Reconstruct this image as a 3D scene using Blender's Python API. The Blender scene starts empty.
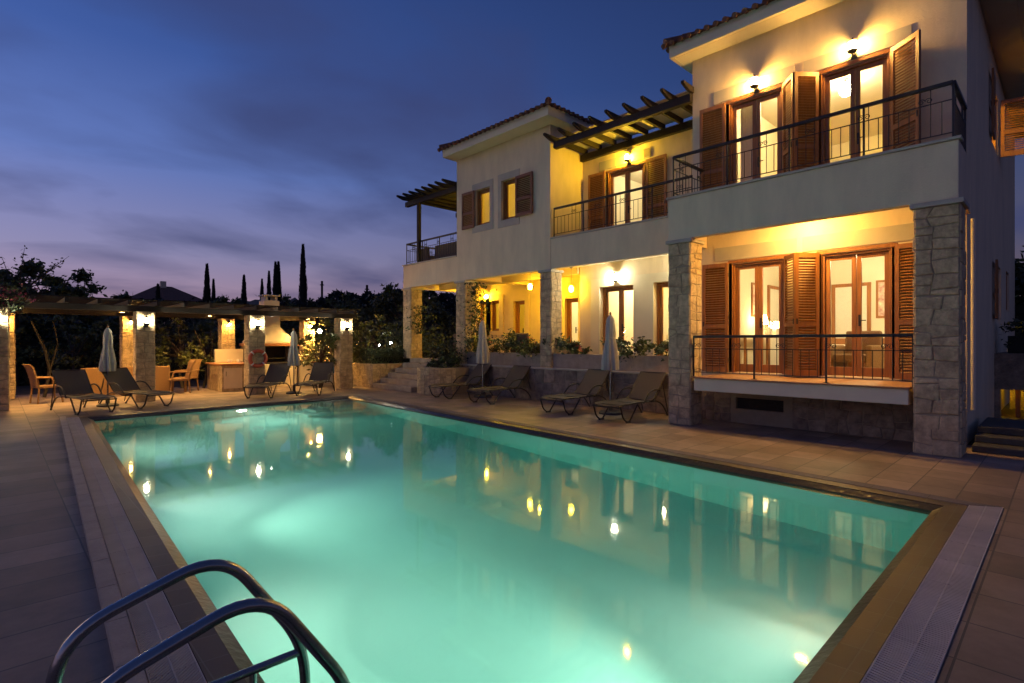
import bpy, bmesh, math, random
from mathutils import Vector, Matrix, noise as mnoise
rnd = random.Random(11)
S = bpy.context.scene
COL = S.collection
R = math.radians
PI = math.pi
WL = {}          # world location of the unrotated objects built in place

# ------------------------------------------------------------------ helpers
class MB:
    def __init__(s): s.v = []; s.f = []; s.m = []
    def quad(s, a, b, c, d, m=0):
        n = len(s.v); s.v += [tuple(a), tuple(b), tuple(c), tuple(d)]; s.f.append((n, n+1, n+2, n+3)); s.m.append(m)
    def poly(s, pts, m=0):
        n = len(s.v); s.v += [tuple(p) for p in pts]; s.f.append(tuple(range(n, n+len(pts)))); s.m.append(m)
    def box(s, x0, x1, y0, y1, z0, z1, m=0):
        n = len(s.v)
        s.v += [(x0,y0,z0),(x1,y0,z0),(x1,y1,z0),(x0,y1,z0),(x0,y0,z1),(x1,y0,z1),(x1,y1,z1),(x0,y1,z1)]
        for f in ((3,2,1,0),(4,5,6,7),(0,1,5,4),(1,2,6,5),(2,3,7,6),(3,0,4,7)):
            s.f.append(tuple(n+i for i in f)); s.m.append(m)
    def obox(s, c, ax, ay, az, m=0):
        c = Vector(c); ax = Vector(ax); ay = Vector(ay); az = Vector(az); n = len(s.v)
        for sz in (-1, 1):
            for sx, sy in ((-1,-1),(1,-1),(1,1),(-1,1)): s.v.append(tuple(c+ax*sx+ay*sy+az*sz))
        for f in ((3,2,1,0),(4,5,6,7),(0,1,5,4),(1,2,6,5),(2,3,7,6),(3,0,4,7)):
            s.f.append(tuple(n+i for i in f)); s.m.append(m)
    def bar(s, a, b, w, h, m=0, up=(0,0,1)):
        a = Vector(a); b = Vector(b); d = (b-a); L = d.length
        if L < 1e-6: return
        d /= L; u = Vector(up)
        if abs(d.dot(u)) > .98: u = Vector((1,0,0))
        x = d.cross(u).normalized(); z = x.cross(d).normalized()
        s.obox((a+b)/2, x*w/2, d*L/2, z*h/2, m)
    def tube(s, pts, r, n=8, m=0, cap=True):
        pts = [Vector(p) for p in pts]; k = len(pts)
        rr = r if isinstance(r, (list, tuple)) else [r]*k
        t0 = (pts[1]-pts[0]).normalized()
        u = Vector((0,0,1)) if abs(t0.z) < .9 else Vector((1,0,0))
        x = t0.cross(u).normalized(); base = len(s.v)
        for i in range(k):
            t = (pts[min(i+1,k-1)]-pts[max(i-1,0)]).normalized()
            x = (x - t*x.dot(t)).normalized(); y = t.cross(x)
            for j in range(n):
                a = 2*PI*j/n; s.v.append(tuple(pts[i]+(x*math.cos(a)+y*math.sin(a))*rr[i]))
        for i in range(k-1):
            for j in range(n):
                a = base+i*n+j; b = base+i*n+(j+1) % n
                s.f.append((a, b, b+n, a+n)); s.m.append(m)
        if cap:
            s.f.append(tuple(base+j for j in reversed(range(n)))); s.m.append(m)
            s.f.append(tuple(base+(k-1)*n+j for j in range(n))); s.m.append(m)
    def lathe(s, prof, c=(0,0,0), n=16, m=0, wob=None):
        base = len(s.v); k = len(prof)
        for i, (r, z) in enumerate(prof):
            for j in range(n):
                a = 2*PI*j/n; q = r*(wob(a, z) if wob else 1)
                s.v.append((c[0]+q*math.cos(a), c[1]+q*math.sin(a), c[2]+z))
        for i in range(k-1):
            for j in range(n):
                a = base+i*n+j; b = base+i*n+(j+1) % n
                s.f.append((a, b, b+n, a+n)); s.m.append(m)
        s.f.append(tuple(base+j for j in reversed(range(n)))); s.m.append(m)
        s.f.append(tuple(base+(k-1)*n+j for j in range(n))); s.m.append(m)
    def prism(s, poly, z0, z1, m=0):
        n = len(poly)
        s.poly([(p[0],p[1],z0) for p in reversed(poly)], m); s.poly([(p[0],p[1],z1) for p in poly], m)
        for i in range(n):
            a = poly[i]; b = poly[(i+1) % n]
            s.quad((a[0],a[1],z0),(b[0],b[1],z0),(b[0],b[1],z1),(a[0],a[1],z1), m)
    def build(s, name, mats, parent=None, smooth=False, bevel=0, merge=False):
        me = bpy.data.meshes.new(name); me.from_pydata(s.v, [], s.f)
        if not isinstance(mats, (list, tuple)): mats = [mats]
        for q in mats: me.materials.append(q)
        me.polygons.foreach_set('material_index', s.m)
        bm = bmesh.new(); bm.from_mesh(me)
        if merge: bmesh.ops.remove_doubles(bm, verts=bm.verts, dist=1e-4)
        bmesh.ops.recalc_face_normals(bm, faces=bm.faces); bm.to_mesh(me); bm.free()
        if smooth:
            me.polygons.foreach_set('use_smooth', [True]*len(me.polygons))
            me.set_sharp_from_angle(angle=R(45))
        o = bpy.data.objects.new(name, me); COL.objects.link(o)
        if bevel:
            md = o.modifiers.new('edge', 'BEVEL'); md.width = bevel; md.segments = 2; md.limit_method = 'ANGLE'
        w = Vector((0,0,0))
        if parent is not None:
            o.parent = parent; o.location = -WL.get(parent.name, Vector((0,0,0)))
        WL[o.name] = w
        return o

def leaf(mb, c, size, r, m=0):
    d = Vector((r.gauss(0,1),r.gauss(0,1),r.gauss(0,.7))); d.normalize()
    e_ = d.cross(Vector((r.gauss(0,1),r.gauss(0,1),r.gauss(0,1)))).normalized()
    a = d*size; w_ = e_*size*.42
    mb.quad(c-a, c-a*.1+w_, c+a, c-a*.1-w_, m)
def tag(o, label=None, cat=None, group=None, kind=None):
    if label: o['label'] = label
    if cat: o['category'] = cat
    if group: o['group'] = group
    if kind: o['kind'] = kind
    return o
def thing(name, label, cat, loc=(0,0,0), group=None):
    o = bpy.data.objects.new(name, None); COL.objects.link(o); o.empty_display_size = .2
    o.location = loc; WL[o.name] = Vector(loc)
    return tag(o, label, cat, group)
def copy_tree(o, parent=None):
    c = o.copy(); COL.objects.link(c)
    if parent is not None: c.parent = parent
    for ch in list(o.children): copy_tree(ch, c)
    return c
def place(proto, first, loc, rz, label, sc=None):
    o = proto if first else copy_tree(proto)
    o.location = loc; o.rotation_euler = (0, 0, rz)
    if sc: o.scale = sc if isinstance(sc, tuple) else (sc,)*3
    o['label'] = label
    return o
def structure(name, mb, m, **k): return tag(mb.build(name, m, **k), kind='structure')

# ------------------------------------------------------------------ materials
def newmat(name):
    m = bpy.data.materials.new(name); m.use_nodes = True
    nt = m.node_tree; return m, nt, nt.nodes, nt.links, nt.nodes['Principled BSDF']
def mat(name, col, rough=.6, var=.15, scale=6, bump=.0, bscale=40, metal=0, island=0, spec=None, stretch=None, col2=None, bflat=False):
    m, nt, N, L, P = newmat(name)
    tc = N.new('ShaderNodeTexCoord'); src = tc.outputs['Object']
    if stretch:
        mp = N.new('ShaderNodeMapping'); mp.inputs['Scale'].default_value = stretch; L.new(src, mp.inputs[0]); src = mp.outputs[0]
    nz = N.new('ShaderNodeTexNoise'); nz.inputs['Scale'].default_value = scale; nz.inputs['Detail'].default_value = 5; nz.inputs['Roughness'].default_value = .65
    L.new(src, nz.inputs['Vector'])
    rp = N.new('ShaderNodeValToRGB')
    c2 = col2 or tuple(c*(1-var) for c in col); c1 = tuple(min(1, c*(1+var)) for c in col)
    rp.color_ramp.elements[0].position = .3; rp.color_ramp.elements[0].color = (*c2, 1)
    rp.color_ramp.elements[1].position = .7; rp.color_ramp.elements[1].color = (*c1, 1)
    L.new(nz.outputs['Fac'], rp.inputs[0]); out = rp.outputs[0]
    if island:
        g = N.new('ShaderNodeNewGeometry'); hs = N.new('ShaderNodeHueSaturation')
        mr = N.new('ShaderNodeMapRange'); mr.inputs['To Min'].default_value = 1-island; mr.inputs['To Max'].default_value = 1+island
        L.new(g.outputs['Random Per Island'], mr.inputs['Value']); L.new(mr.outputs[0], hs.inputs['Value']); L.new(out, hs.inputs['Color']); out = hs.outputs[0]
    L.new(out, P.inputs['Base Color'])
    P.inputs['Roughness'].default_value = rough; P.inputs['Metallic'].default_value = metal
    if spec is not None: P.inputs['Specular IOR Level'].default_value = spec
    if bump:
        n2 = N.new('ShaderNodeTexNoise'); n2.inputs['Scale'].default_value = bscale; n2.inputs['Detail'].default_value = 4; L.new(tc.outputs['Object'] if bflat else src, n2.inputs['Vector'])
        b = N.new('ShaderNodeBump'); b.inputs['Strength'].default_value = bump; b.inputs['Distance'].default_value = .02
        L.new(n2.outputs['Fac'], b.inputs['Height']); L.new(b.outputs[0], P.inputs['Normal'])
    return m
def emit(name, col, s):
    m, nt, N, L, P = newmat(name)
    P.inputs['Base Color'].default_value = (*col, 1); P.inputs['Emission Color'].default_value = (*col, 1); P.inputs['Emission Strength'].default_value = s
    return m
M = {}
M['stucco'] = mat('cream_stucco', (.72,.585,.40), .9, .11, 2.2, .25, 45, stretch=(1,1,.3), bflat=True)
M['white_stucco'] = mat('pale_stucco', (.70,.62,.46), .9, .05, 1.5, .2, 60)
M['amber_lit'] = mat('amber_lit_patio_stucco', (.68,.50,.20), .9, .08, 1.2, .25, 50)  # golden lamplight put into the patio stucco colour
M['band'] = mat('smooth_stone_band', (.45,.40,.33), .85, .1, 2.5, .15, 50)
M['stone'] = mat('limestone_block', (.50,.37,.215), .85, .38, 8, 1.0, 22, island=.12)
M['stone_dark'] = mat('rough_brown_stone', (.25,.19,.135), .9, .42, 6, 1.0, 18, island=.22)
M['mortar'] = mat('lime_mortar', (.30,.24,.165), .95, .1, 8, .4, 60)
M['wood'] = mat('varnished_pine', (.29,.112,.026), .45, .28, 3, .15, 30, stretch=(6,6,.7), island=.12)
M['wood_red'] = mat('weathered_red_brown_wood', (.17,.06,.025), .6, .28, 3, .15, 30, stretch=(6,6,.7), island=.12)
M['wood_dark'] = mat('dark_beam_wood', (.018,.011,.008), .7, .3, 3, .3, 25, stretch=(1.5,1.5,5))
M['wood_top'] = mat('counter_wood', (.34,.15,.06), .45, .25, 4, .1, 30, stretch=(1,6,6))
M['roof'] = mat('clay_roof_tile', (.17,.08,.05), .85, .3, 4, .4, 30, island=.2)
M['iron'] = mat('wrought_iron', (.035,.03,.028), .5, .2, 10, .05, 60, metal=.4)
M['steel'] = mat('polished_steel', (.34,.33,.32), .24, .12, 14, .06, 35, metal=1)
M['alu'] = mat('bronze_aluminium', (.045,.038,.033), .42, .15, 8, 0, 50, metal=.5)
M['sling'] = mat('taupe_sling_fabric', (.08,.065,.053), .85, .12, 50, .2, 220)
M['canopy'] = mat('offwhite_canvas', (.50,.46,.39), .85, .1, 9, .2, 90)
M['plinth'] = mat('dark_plinth', (.05,.05,.05), .7, .2, 10, .2, 50)
M['rattan'] = mat('woven_rattan', (.25,.135,.052), .7, .35, 60, .7, 130, stretch=(1,1,2.2))
M['rattan_dark'] = mat('brown_rattan', (.13,.085,.055), .75, .35, 60, .6, 130, stretch=(1,1,2.2))
M['leaf'] = mat('dull_green_leaf', (.055,.08,.03), .6, .45, 1.2, 0, 50, island=.45)
M['leaf_dark'] = mat('dark_green_leaf', (.032,.046,.022), .65, .4, 1.2, 0, 50, island=.4)
M['leaf_cit'] = mat('citrus_leaf', (.09,.105,.028), .5, .4, 1.5, 0, 50, island=.4)
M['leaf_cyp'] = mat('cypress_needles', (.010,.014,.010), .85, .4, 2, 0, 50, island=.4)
M['petal'] = mat('magenta_petal', (.42,.06,.12), .6, .3, 8, 0, 50, island=.35)
M['petal_red'] = mat('red_petal', (.40,.05,.04), .6, .3, 8, 0, 50, island=.35)
M['bark'] = mat('grey_bark', (.055,.04,.03), .9, .35, 6, .6, 25, stretch=(1,1,.3))
M['vine'] = mat('dark_vine_bark', (.03,.022,.017), .9, .35, 6, .6, 25, stretch=(1,1,.3))
M['soil'] = mat('dry_soil', (.06,.05,.035), .95, .35, 1.5, .5, 12)
M['cloth_white'] = mat('white_linen', (.75,.72,.66), .9, .05, 20, .1, 120)
M['red'] = mat('orange_red_buoy', (.55,.10,.05), .55, .12, 10)
M['blue_print'] = mat('blue_print', (.10,.24,.45), .6, .3, 60)
M['paper'] = mat('white_board', (.7,.7,.68), .7, .05, 20)
M['dark'] = mat('sooty_brick', (.03,.025,.022), .95, .3, 10, .4, 30)
M['inwall'] = mat('interior_paint', (.78,.72,.58), .9, .03, 2)
M['infloor'] = mat('interior_floor', (.42,.30,.20), .5, .15, 3)
M['paint_art'] = mat('plain_art_print', (.62,.55,.45), .8, .3, 7, col2=(.35,.10,.12))

M['chan'] = mat('channel_dark', (.05,.05,.055), .8, .2, 5)
M['kerb'] = mat('kerb_stone', (.36,.295,.24), .7, .15, 5, .3, 50)
M['slab_top'] = mat('terracotta_slab', (.36,.19,.10), .6, .2, 4, .15, 40)
M['step'] = mat('sandstone_step', (.34,.27,.21), .8, .22, 4, .35, 40)
M['chrome_dark'] = M['iron']

def tiles(name, col, w, h, rough, rot=0, gap=.012, var=.22, mort=(.10,.085,.075), dirt=.3):
    m, nt, N, L, P = newmat(name)
    tc = N.new('ShaderNodeTexCoord'); mp = N.new('ShaderNodeMapping'); mp.inputs['Rotation'].default_value = (0,0,rot); L.new(tc.outputs['Object'], mp.inputs[0])
    br = N.new('ShaderNodeTexBrick'); br.offset = 0; br.squash = 1
    for k, v in (('Scale',1),('Mortar Size',gap/2),('Mortar Smooth',.15),('Bias',0),('Brick Width',w),('Row Height',h)): br.inputs[k].default_value = v
    br.inputs['Color1'].default_value = (*[c*(1-var) for c in col],1); br.inputs['Color2'].default_value = (*[c*(1+var) for c in col],1); br.inputs['Mortar'].default_value = (*mort,1)
    L.new(mp.outputs[0], br.inputs['Vector'])
    nz = N.new('ShaderNodeTexNoise'); nz.inputs['Scale'].default_value = 1.3; nz.inputs['Detail'].default_value = 7; nz.inputs['Roughness'].default_value = .7; L.new(tc.outputs['Object'], nz.inputs['Vector'])
    mr = N.new('ShaderNodeMapRange'); mr.inputs['From Min'].default_value = .3; mr.inputs['From Max'].default_value = .7; mr.inputs['To Min'].default_value = 1-dirt; mr.inputs['To Max'].default_value = 1+dirt*.7; L.new(nz.outputs['Fac'], mr.inputs['Value'])
    mx = N.new('ShaderNodeVectorMath'); mx.operation = 'SCALE'; L.new(br.outputs['Color'], mx.inputs[0]); L.new(mr.outputs[0], mx.inputs['Scale'])
    L.new(mx.outputs[0], P.inputs['Base Color'])
    mr2 = N.new('ShaderNodeMapRange'); mr2.inputs['To Min'].default_value = rough-.12; mr2.inputs['To Max'].default_value = rough+.15; L.new(nz.outputs['Fac'], mr2.inputs['Value']); L.new(mr2.outputs[0], P.inputs['Roughness'])
    n2 = N.new('ShaderNodeTexNoise'); n2.inputs['Scale'].default_value = 60; L.new(tc.outputs['Object'], n2.inputs['Vector'])
    ma = N.new('ShaderNodeMath'); ma.operation = 'MULTIPLY_ADD'; ma.inputs[1].default_value = .15; L.new(n2.outputs['Fac'], ma.inputs[0])
    inv = N.new('ShaderNodeMath'); inv.operation = 'SUBTRACT'; inv.inputs[0].default_value = 1; L.new(br.outputs['Fac'], inv.inputs[1]); L.new(inv.outputs[0], ma.inputs[2])
    b = N.new('ShaderNodeBump'); b.inputs['Strength'].default_value = .5; b.inputs['Distance'].default_value = .006; L.new(ma.outputs[0], b.inputs['Height']); L.new(b.outputs[0], P.inputs['Normal'])
    return m
M['deck'] = tiles('terracotta_deck_tile', (.245,.18,.142), .5, .4, .62, dirt=.42, var=.26)
M['grate2'] = tiles('pale_plastic_grate_cross', (.50,.46,.44), .5, 50, .6, gap=.004, var=.06, dirt=.25, mort=(.25,.23,.23))
M['grate'] = tiles('pale_plastic_grate', (.46,.42,.41), 50, .5, .6, gap=.004, var=.06, dirt=.25, mort=(.25,.23,.23))
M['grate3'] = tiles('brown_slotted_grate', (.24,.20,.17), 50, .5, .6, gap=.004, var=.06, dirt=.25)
M['wet_shade'] = mat('wet_shaded_lip', (.04,.026,.016), .3, .3, 8, .35, 18)  # wet tile, with the shade on the sloping lip darkened into its colour
M['coping'] = tiles('brown_coping_tile', (.066,.043,.032), .25, .25, .5, gap=.008)
M['pool'] = tiles('pool_mosaic', (.52,.66,.62), .3, .3, .5, gap=.004, var=.015, mort=(.47,.60,.57), dirt=.03)
M['patio'] = tiles('patio_tile', (.36,.24,.16), .4, .4, .55)

def glass_mat():
    m, nt, N, L, P = newmat('window_glass'); N.remove(P)
    o = N['Material Output']; t = N.new('ShaderNodeBsdfTransparent'); g = N.new('ShaderNodeBsdfGlossy'); g.inputs['Roughness'].default_value = .02
    f = N.new('ShaderNodeFresnel'); f.inputs['IOR'].default_value = 1.45; mx = N.new('ShaderNodeMixShader')
    ge = N.new('ShaderNodeNewGeometry'); iv = N.new('ShaderNodeMath'); iv.operation = 'SUBTRACT'; iv.inputs[0].default_value = 1; L.new(ge.outputs['Backfacing'], iv.inputs[1])
    ml = N.new('ShaderNodeMath'); ml.operation = 'MULTIPLY'; L.new(f.outputs[0], ml.inputs[0]); L.new(iv.outputs[0], ml.inputs[1])   # one reflection per pane, on its front face
    L.new(ml.outputs[0], mx.inputs[0]); L.new(t.outputs[0], mx.inputs[1]); L.new(g.outputs[0], mx.inputs[2]); L.new(mx.outputs[0], o.inputs['Surface'])
    return m
M['glass'] = glass_mat()
def water_mat():
    m, nt, N, L, P = newmat('pool_water'); N.remove(P)
    o = N['Material Output']
    rf = N.new('ShaderNodeBsdfRefraction'); rf.inputs['IOR'].default_value = 1.33; rf.inputs['Roughness'].default_value = .05
    gl = N.new('ShaderNodeBsdfGlossy'); gl.inputs['Roughness'].default_value = .042
    f = N.new('ShaderNodeFresnel'); f.inputs['IOR'].default_value = 1.33; mx = N.new('ShaderNodeMixShader')
    tc = N.new('ShaderNodeTexCoord'); nz = N.new('ShaderNodeTexNoise'); nz.inputs['Scale'].default_value = 2.2; nz.inputs['Detail'].default_value = 3
    L.new(tc.outputs['Object'], nz.inputs['Vector']); b = N.new('ShaderNodeBump'); b.inputs['Strength'].default_value = .035; b.inputs['Distance'].default_value = .02
    L.new(nz.outputs['Fac'], b.inputs['Height'])
    for q in (rf, gl, f): L.new(b.outputs[0], q.inputs['Normal'])
    L.new(f.outputs[0], mx.inputs[0]); L.new(rf.outputs[0], mx.inputs[1]); L.new(gl.outputs[0], mx.inputs[2]); L.new(mx.outputs[0], o.inputs['Surface'])
    va = N.new('ShaderNodeVolumeAbsorption'); va.inputs['Color'].default_value = (.0,.84,.77,1); va.inputs['Density'].default_value = .24
    vs = N.new('ShaderNodeVolumeScatter'); vs.inputs['Color'].default_value = (.8,1,.93,1); vs.inputs['Density'].default_value = .075; vs.inputs['Anisotropy'].default_value = .35
    vm = N.new('ShaderNodeAddShader'); L.new(va.outputs[0], vm.inputs[0]); L.new(vs.outputs[0], vm.inputs[1]); L.new(vm.outputs[0], o.inputs['Volume'])
    return m
M['water'] = water_mat()
WARM = (1,.56,.13); GOLD = (1,.62,.03); ROOM = (1,.84,.45); COOL = (1,.93,.66)
M['e_warm'] = emit('warm_bulb', WARM, 720)
M['e_gold'] = emit('amber_bulb', GOLD, 720)
M['e_cool'] = emit('white_bulb', COOL, 480)
M['e_pend'] = emit('pendant_glow', GOLD, 110)
M['e_room'] = emit('room_lamp', ROOM, 270)
M['e_lan'] = emit('lantern_bulb', COOL, 300)
M['e_room2'] = emit('upper_room_lamp', ROOM, 130)
M['e_shade'] = emit('lit_lampshade', (1,.72,.3), 16)
M['e_pool'] = emit('underwater_lens', (1,.93,.74), 330)
M['e_spot'] = emit('downlight_lens', (1,.52,.11), 800)
M['e_down'] = emit('downlight_bulb', (1,.55,.14), 4500)
M['e_small'] = emit('garden_bulb', (1,.95,.8), 120)

# ------------------------------------------------------------------ camera
cam = bpy.data.cameras.new('camera'); co = bpy.data.objects.new('camera', cam); COL.objects.link(co); S.camera = co
cam.sensor_width = 36; cam.lens = 537/1024*36; cam.clip_end = 3000; cam.clip_start = .05
th = math.atan(518/537)
co.location = (0, 0, 1.6); co.rotation_euler = (R(90), 0, -th)
cam.shift_y = 0.0005

# ------------------------------------------------------------------ world
w = bpy.data.worlds.new('World'); S.world = w; w.use_nodes = True
N = w.node_tree.nodes; L = w.node_tree.links; bg = N['Background']
sky = N.new('ShaderNodeTexSky'); sky.sky_type = 'NISHITA'; sky.sun_disc = False; sky.sun_elevation = R(1.5); sky.sun_rotation = R(-24); sky.air_density = 1.2; sky.ozone_density = 3
tc = N.new('ShaderNodeTexCoord'); sp = N.new('ShaderNodeSeparateXYZ'); L.new(tc.outputs['Generated'], sp.inputs[0])
rp = N.new('ShaderNodeValToRGB'); cr = rp.color_ramp
stops = [(0,(.32,.185,.225)),(.06,(.295,.195,.265)),(.14,(.195,.185,.325)),(.27,(.092,.142,.37)),(.42,(.038,.080,.27)),(.62,(.020,.045,.17)),(1,(.012,.030,.12))]
while len(cr.elements) < len(stops): cr.elements.new(.5)
for e, (p, c) in zip(cr.elements, stops): e.position = p; e.color = (*c, 1)
L.new(sp.outputs['Z'], rp.inputs[0])
# dusk glow is stronger towards the sunset (-x) side
az = N.new('ShaderNodeVectorMath'); az.operation = 'DOT_PRODUCT'; az.inputs[1].default_value = (-.80,.60,0); L.new(tc.outputs['Generated'], az.inputs[0])
azr = N.new('ShaderNodeMapRange'); azr.inputs['From Min'].default_value = -.7; azr.inputs['From Max'].default_value = .75; azr.inputs['To Min'].default_value = .36; azr.inputs['To Max'].default_value = 1.25; L.new(az.outputs['Value'], azr.inputs['Value'])
s1 = N.new('ShaderNodeVectorMath'); s1.operation = 'SCALE'; L.new(rp.outputs[0], s1.inputs[0]); L.new(azr.outputs[0], s1.inputs['Scale'])
# thin dark clouds
dv = N.new('ShaderNodeMath'); dv.operation = 'ADD'; dv.inputs[1].default_value = .18; L.new(sp.outputs['Z'], dv.inputs[0])
pr = N.new('ShaderNodeVectorMath'); pr.operation = 'DIVIDE'; L.new(tc.outputs['Generated'], pr.inputs[0])
cb = N.new('ShaderNodeCombineXYZ')
for i in range(3): L.new(dv.outputs[0], cb.inputs[i])
L.new(cb.outputs[0], pr.inputs[1])
mp = N.new('ShaderNodeMapping'); mp.inputs['Rotation'].default_value = (0,0,R(38)); mp.inputs['Scale'].default_value = (.85,1.25,.3); mp.inputs['Location'].default_value = (1.7,.4,0); L.new(pr.outputs[0], mp.inputs[0])
cn = N.new('ShaderNodeTexNoise'); cn.inputs['Scale'].default_value = 1.35; cn.inputs['Detail'].default_value = 5; cn.inputs['Roughness'].default_value = .47; cn.inputs['Distortion'].default_value = .3; L.new(mp.outputs[0], cn.inputs['Vector'])
crp = N.new('ShaderNodeValToRGB'); crp.color_ramp.elements[0].position = .45; crp.color_ramp.elements[1].position = .72; L.new(cn.outputs['Fac'], crp.inputs[0])
cm = N.new('ShaderNodeMath'); cm.operation = 'MULTIPLY'; cm.inputs[1].default_value = .78; L.new(crp.outputs[0], cm.inputs[0])
mixc = N.new('ShaderNodeMixRGB'); L.new(cm.outputs[0], mixc.inputs[0]); L.new(s1.outputs[0], mixc.inputs[1]); mixc.inputs[2].default_value = (.034,.043,.125,1)
s2 = N.new('ShaderNodeVectorMath'); s2.operation = 'SCALE'; s2.inputs['Scale'].default_value = .006; L.new(sky.outputs[0], s2.inputs[0])
ad = N.new('ShaderNodeVectorMath'); ad.operation = 'ADD'; L.new(mixc.outputs[0], ad.inputs[0]); L.new(s2.outputs[0], ad.inputs[1])
L.new(ad.outputs[0], bg.inputs['Color']); bg.inputs['Strength'].default_value = 1.0

sun = bpy.data.lights.new('dusk_sun', 'SUN'); so = bpy.data.objects.new('dusk_sun', sun); COL.objects.link(so)
sun.energy = .2; sun.angle = R(25); sun.color = (1,.66,.42)
sd = Vector((-.42,.90,.12)).normalized(); so.rotation_euler = sd.to_track_quat('Z','Y').to_euler()

# ------------------------------------------------------------------ ground, deck and pool
FL = Vector((1.52,14.35)); FR = Vector((7.5,14.75)); NR = Vector((6.62,.93)); NL = Vector((.86,.93))
POOL = [NL, NR, FR, FL]                              # counter-clockwise
def offset(poly, d):
    out = []
    n = len(poly); ds = d if isinstance(d, (list, tuple)) else [d]*n
    for i in range(n):
        def line(k):
            a = poly[k]; b = poly[(k+1) % n]; t = (b-a).normalized(); nr = Vector((t.y, -t.x)); return a+nr*ds[k], t
        p, t = line((i-1) % n); q, u = line(i)
        den = t.x*u.y-t.y*u.x; s_ = ((q.x-p.x)*u.y-(q.y-p.y)*u.x)/den
        out.append(p+t*s_)
    return out
# edges: 0 near, 1 house side, 2 far, 3 left
C1 = offset(POOL, [.075,.075,.075,.085]); C2 = offset(POOL, [.25,.22,.24,.23]); C2g = offset(POOL, [.256,.226,.245,.236]); G2 = offset(POOL, [.495,.395,.24,.438]); K1 = offset(POOL, [.5,.4,.24,.452]); K2 = offset(POOL, [.50,.40,.24,.55])
K2d = K2
def ring(mb, a, b, za, zb, m=0, edges=range(4)):
    for i in edges:
        j = (i+1) % 4
        mb.quad((a[i].x,a[i].y,za),(a[j].x,a[j].y,za),(b[j].x,b[j].y,zb),(b[i].x,b[i].y,zb), m)
def big(poly, x0, x1, y0, y1): return [Vector((x0,y0)),Vector((x1,y0)),Vector((x1,y1)),Vector((x0,y1))]
b = MB(); D = big(None,-12,10.9,-7,22); ring(b, K2, D, 0, 0); structure('pool_deck', b, M['deck'])
b = MB(); ring(b, D, big(None,-14,23,-9,24), -.03, -.03); ring(b, big(None,-14,23,-9,24), big(None,-900,900,-900,900), -.03, -.06); structure('ground', b, M['soil'])
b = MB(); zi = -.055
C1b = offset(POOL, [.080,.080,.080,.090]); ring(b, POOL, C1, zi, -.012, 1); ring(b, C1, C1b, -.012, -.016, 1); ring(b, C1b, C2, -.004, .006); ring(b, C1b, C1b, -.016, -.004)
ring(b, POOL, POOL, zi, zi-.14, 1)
structure('pool_coping', b, [M['coping'], M['wet_shade']])
# basin
b = MB(); zf = -1.55
b.quad(*[(p.x,p.y,zf) for p in POOL]); ring(b, POOL, POOL, zi-.13, zf)
cx, cy = FR
for k in range(4):
    s_ = 1.5-.36*k; z1 = -.42-.30*k if False else -.35-.29*(3-k)
    b.box(FR.x-.02-s_-.35, FR.x-.02, FR.y-.1-s_, FR.y-.04, zf+.001, z1)
structure('pool_basin', b, M['pool'])
b = MB(); W1 = offset(POOL, .006); b.prism([(p.x,p.y) for p in W1], zf-.006, zi-.012); structure('pool_water', b, M['water'])
# drain gratings (ribbed) and kerb
def grate(name, a0, a1, b0, b1, label, gm='grate'):
    """a0->a1 inner long edge, b0->b1 outer long edge"""
    a0, a1, b0, b1 = [Vector((p.x,p.y,0)) for p in (a0,a1,b0,b1)]
    m = MB(); z = .012
    m.quad(a0+Vector((0,0,-.03)), a1+Vector((0,0,-.03)), b1+Vector((0,0,-.03)), b0+Vector((0,0,-.03)), 1)
    L_ = (a1-a0).length; n = int(L_/.024)
    for i in range(n):
        t = (i+.22)/n; u = (i+.78)/n
        A, B = a0.lerp(a1,t), a0.lerp(a1,u); Cc, Dd = b0.lerp(b1,t), b0.lerp(b1,u)
        for f0, f1 in ((.03,.485),(.515,.97)):
            p = [A.lerp(Cc,f0), B.lerp(Dd,f0), B.lerp(Dd,f1), A.lerp(Cc,f1)]
            k = len(m.v); m.v += [(q.x,q.y,.002) for q in p]+[(q.x,q.y,z) for q in p]
            for f in ((4,5,6,7),(0,1,5,4),(1,2,6,5),(2,3,7,6),(3,0,4,7)): m.f.append(tuple(k+j for j in f)); m.m.append(0)
    for f0 in (.0,.485,.97):                                     # long bars
        f1 = f0+.03; p = [a0.lerp(b0,f0), a1.lerp(b1,f0), a1.lerp(b1,f1), a0.lerp(b0,f1)]
        k = len(m.v); m.v += [(q.x,q.y,-.02) for q in p]+[(q.x,q.y,z+.001) for q in p]
        for f in ((4,5,6,7),(0,1,5,4),(1,2,6,5),(2,3,7,6),(3,0,4,7)): m.f.append(tuple(k+j for j in f)); m.m.append(0)
    o = m.build(name, [M[gm], M['chan']]); tag(o, label, 'drain grate', 'ribbed overflow gratings round the pool'); return o
e = .012
grate('drain_grate', C2g[0]+Vector((0,.02)), C2g[3], G2[0]+Vector((0,.02)), G2[3], 'long pale ribbed drain grate on the ladder side of the pool')
grate('drain_grate', C2g[0], C2g[1], G2[0]+Vector((.05,0)), G2[1], 'pale ribbed drain grate along the short near end of the pool','grate2')
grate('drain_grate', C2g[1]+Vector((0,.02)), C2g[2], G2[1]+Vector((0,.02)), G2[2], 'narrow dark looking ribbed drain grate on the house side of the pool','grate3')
b = MB()
for i in range(26):
    t = i/26; u = (i+.985)/26
    p = [K1[3].lerp(K1[0],t), K1[3].lerp(K1[0],u), K2[3].lerp(K2[0],u), K2[3].lerp(K2[0],t)]
    b.prism([(q.x,q.y) for q in p], -.03, .05)
structure('pool_kerb', b, M['kerb'], bevel=.018)
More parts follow.
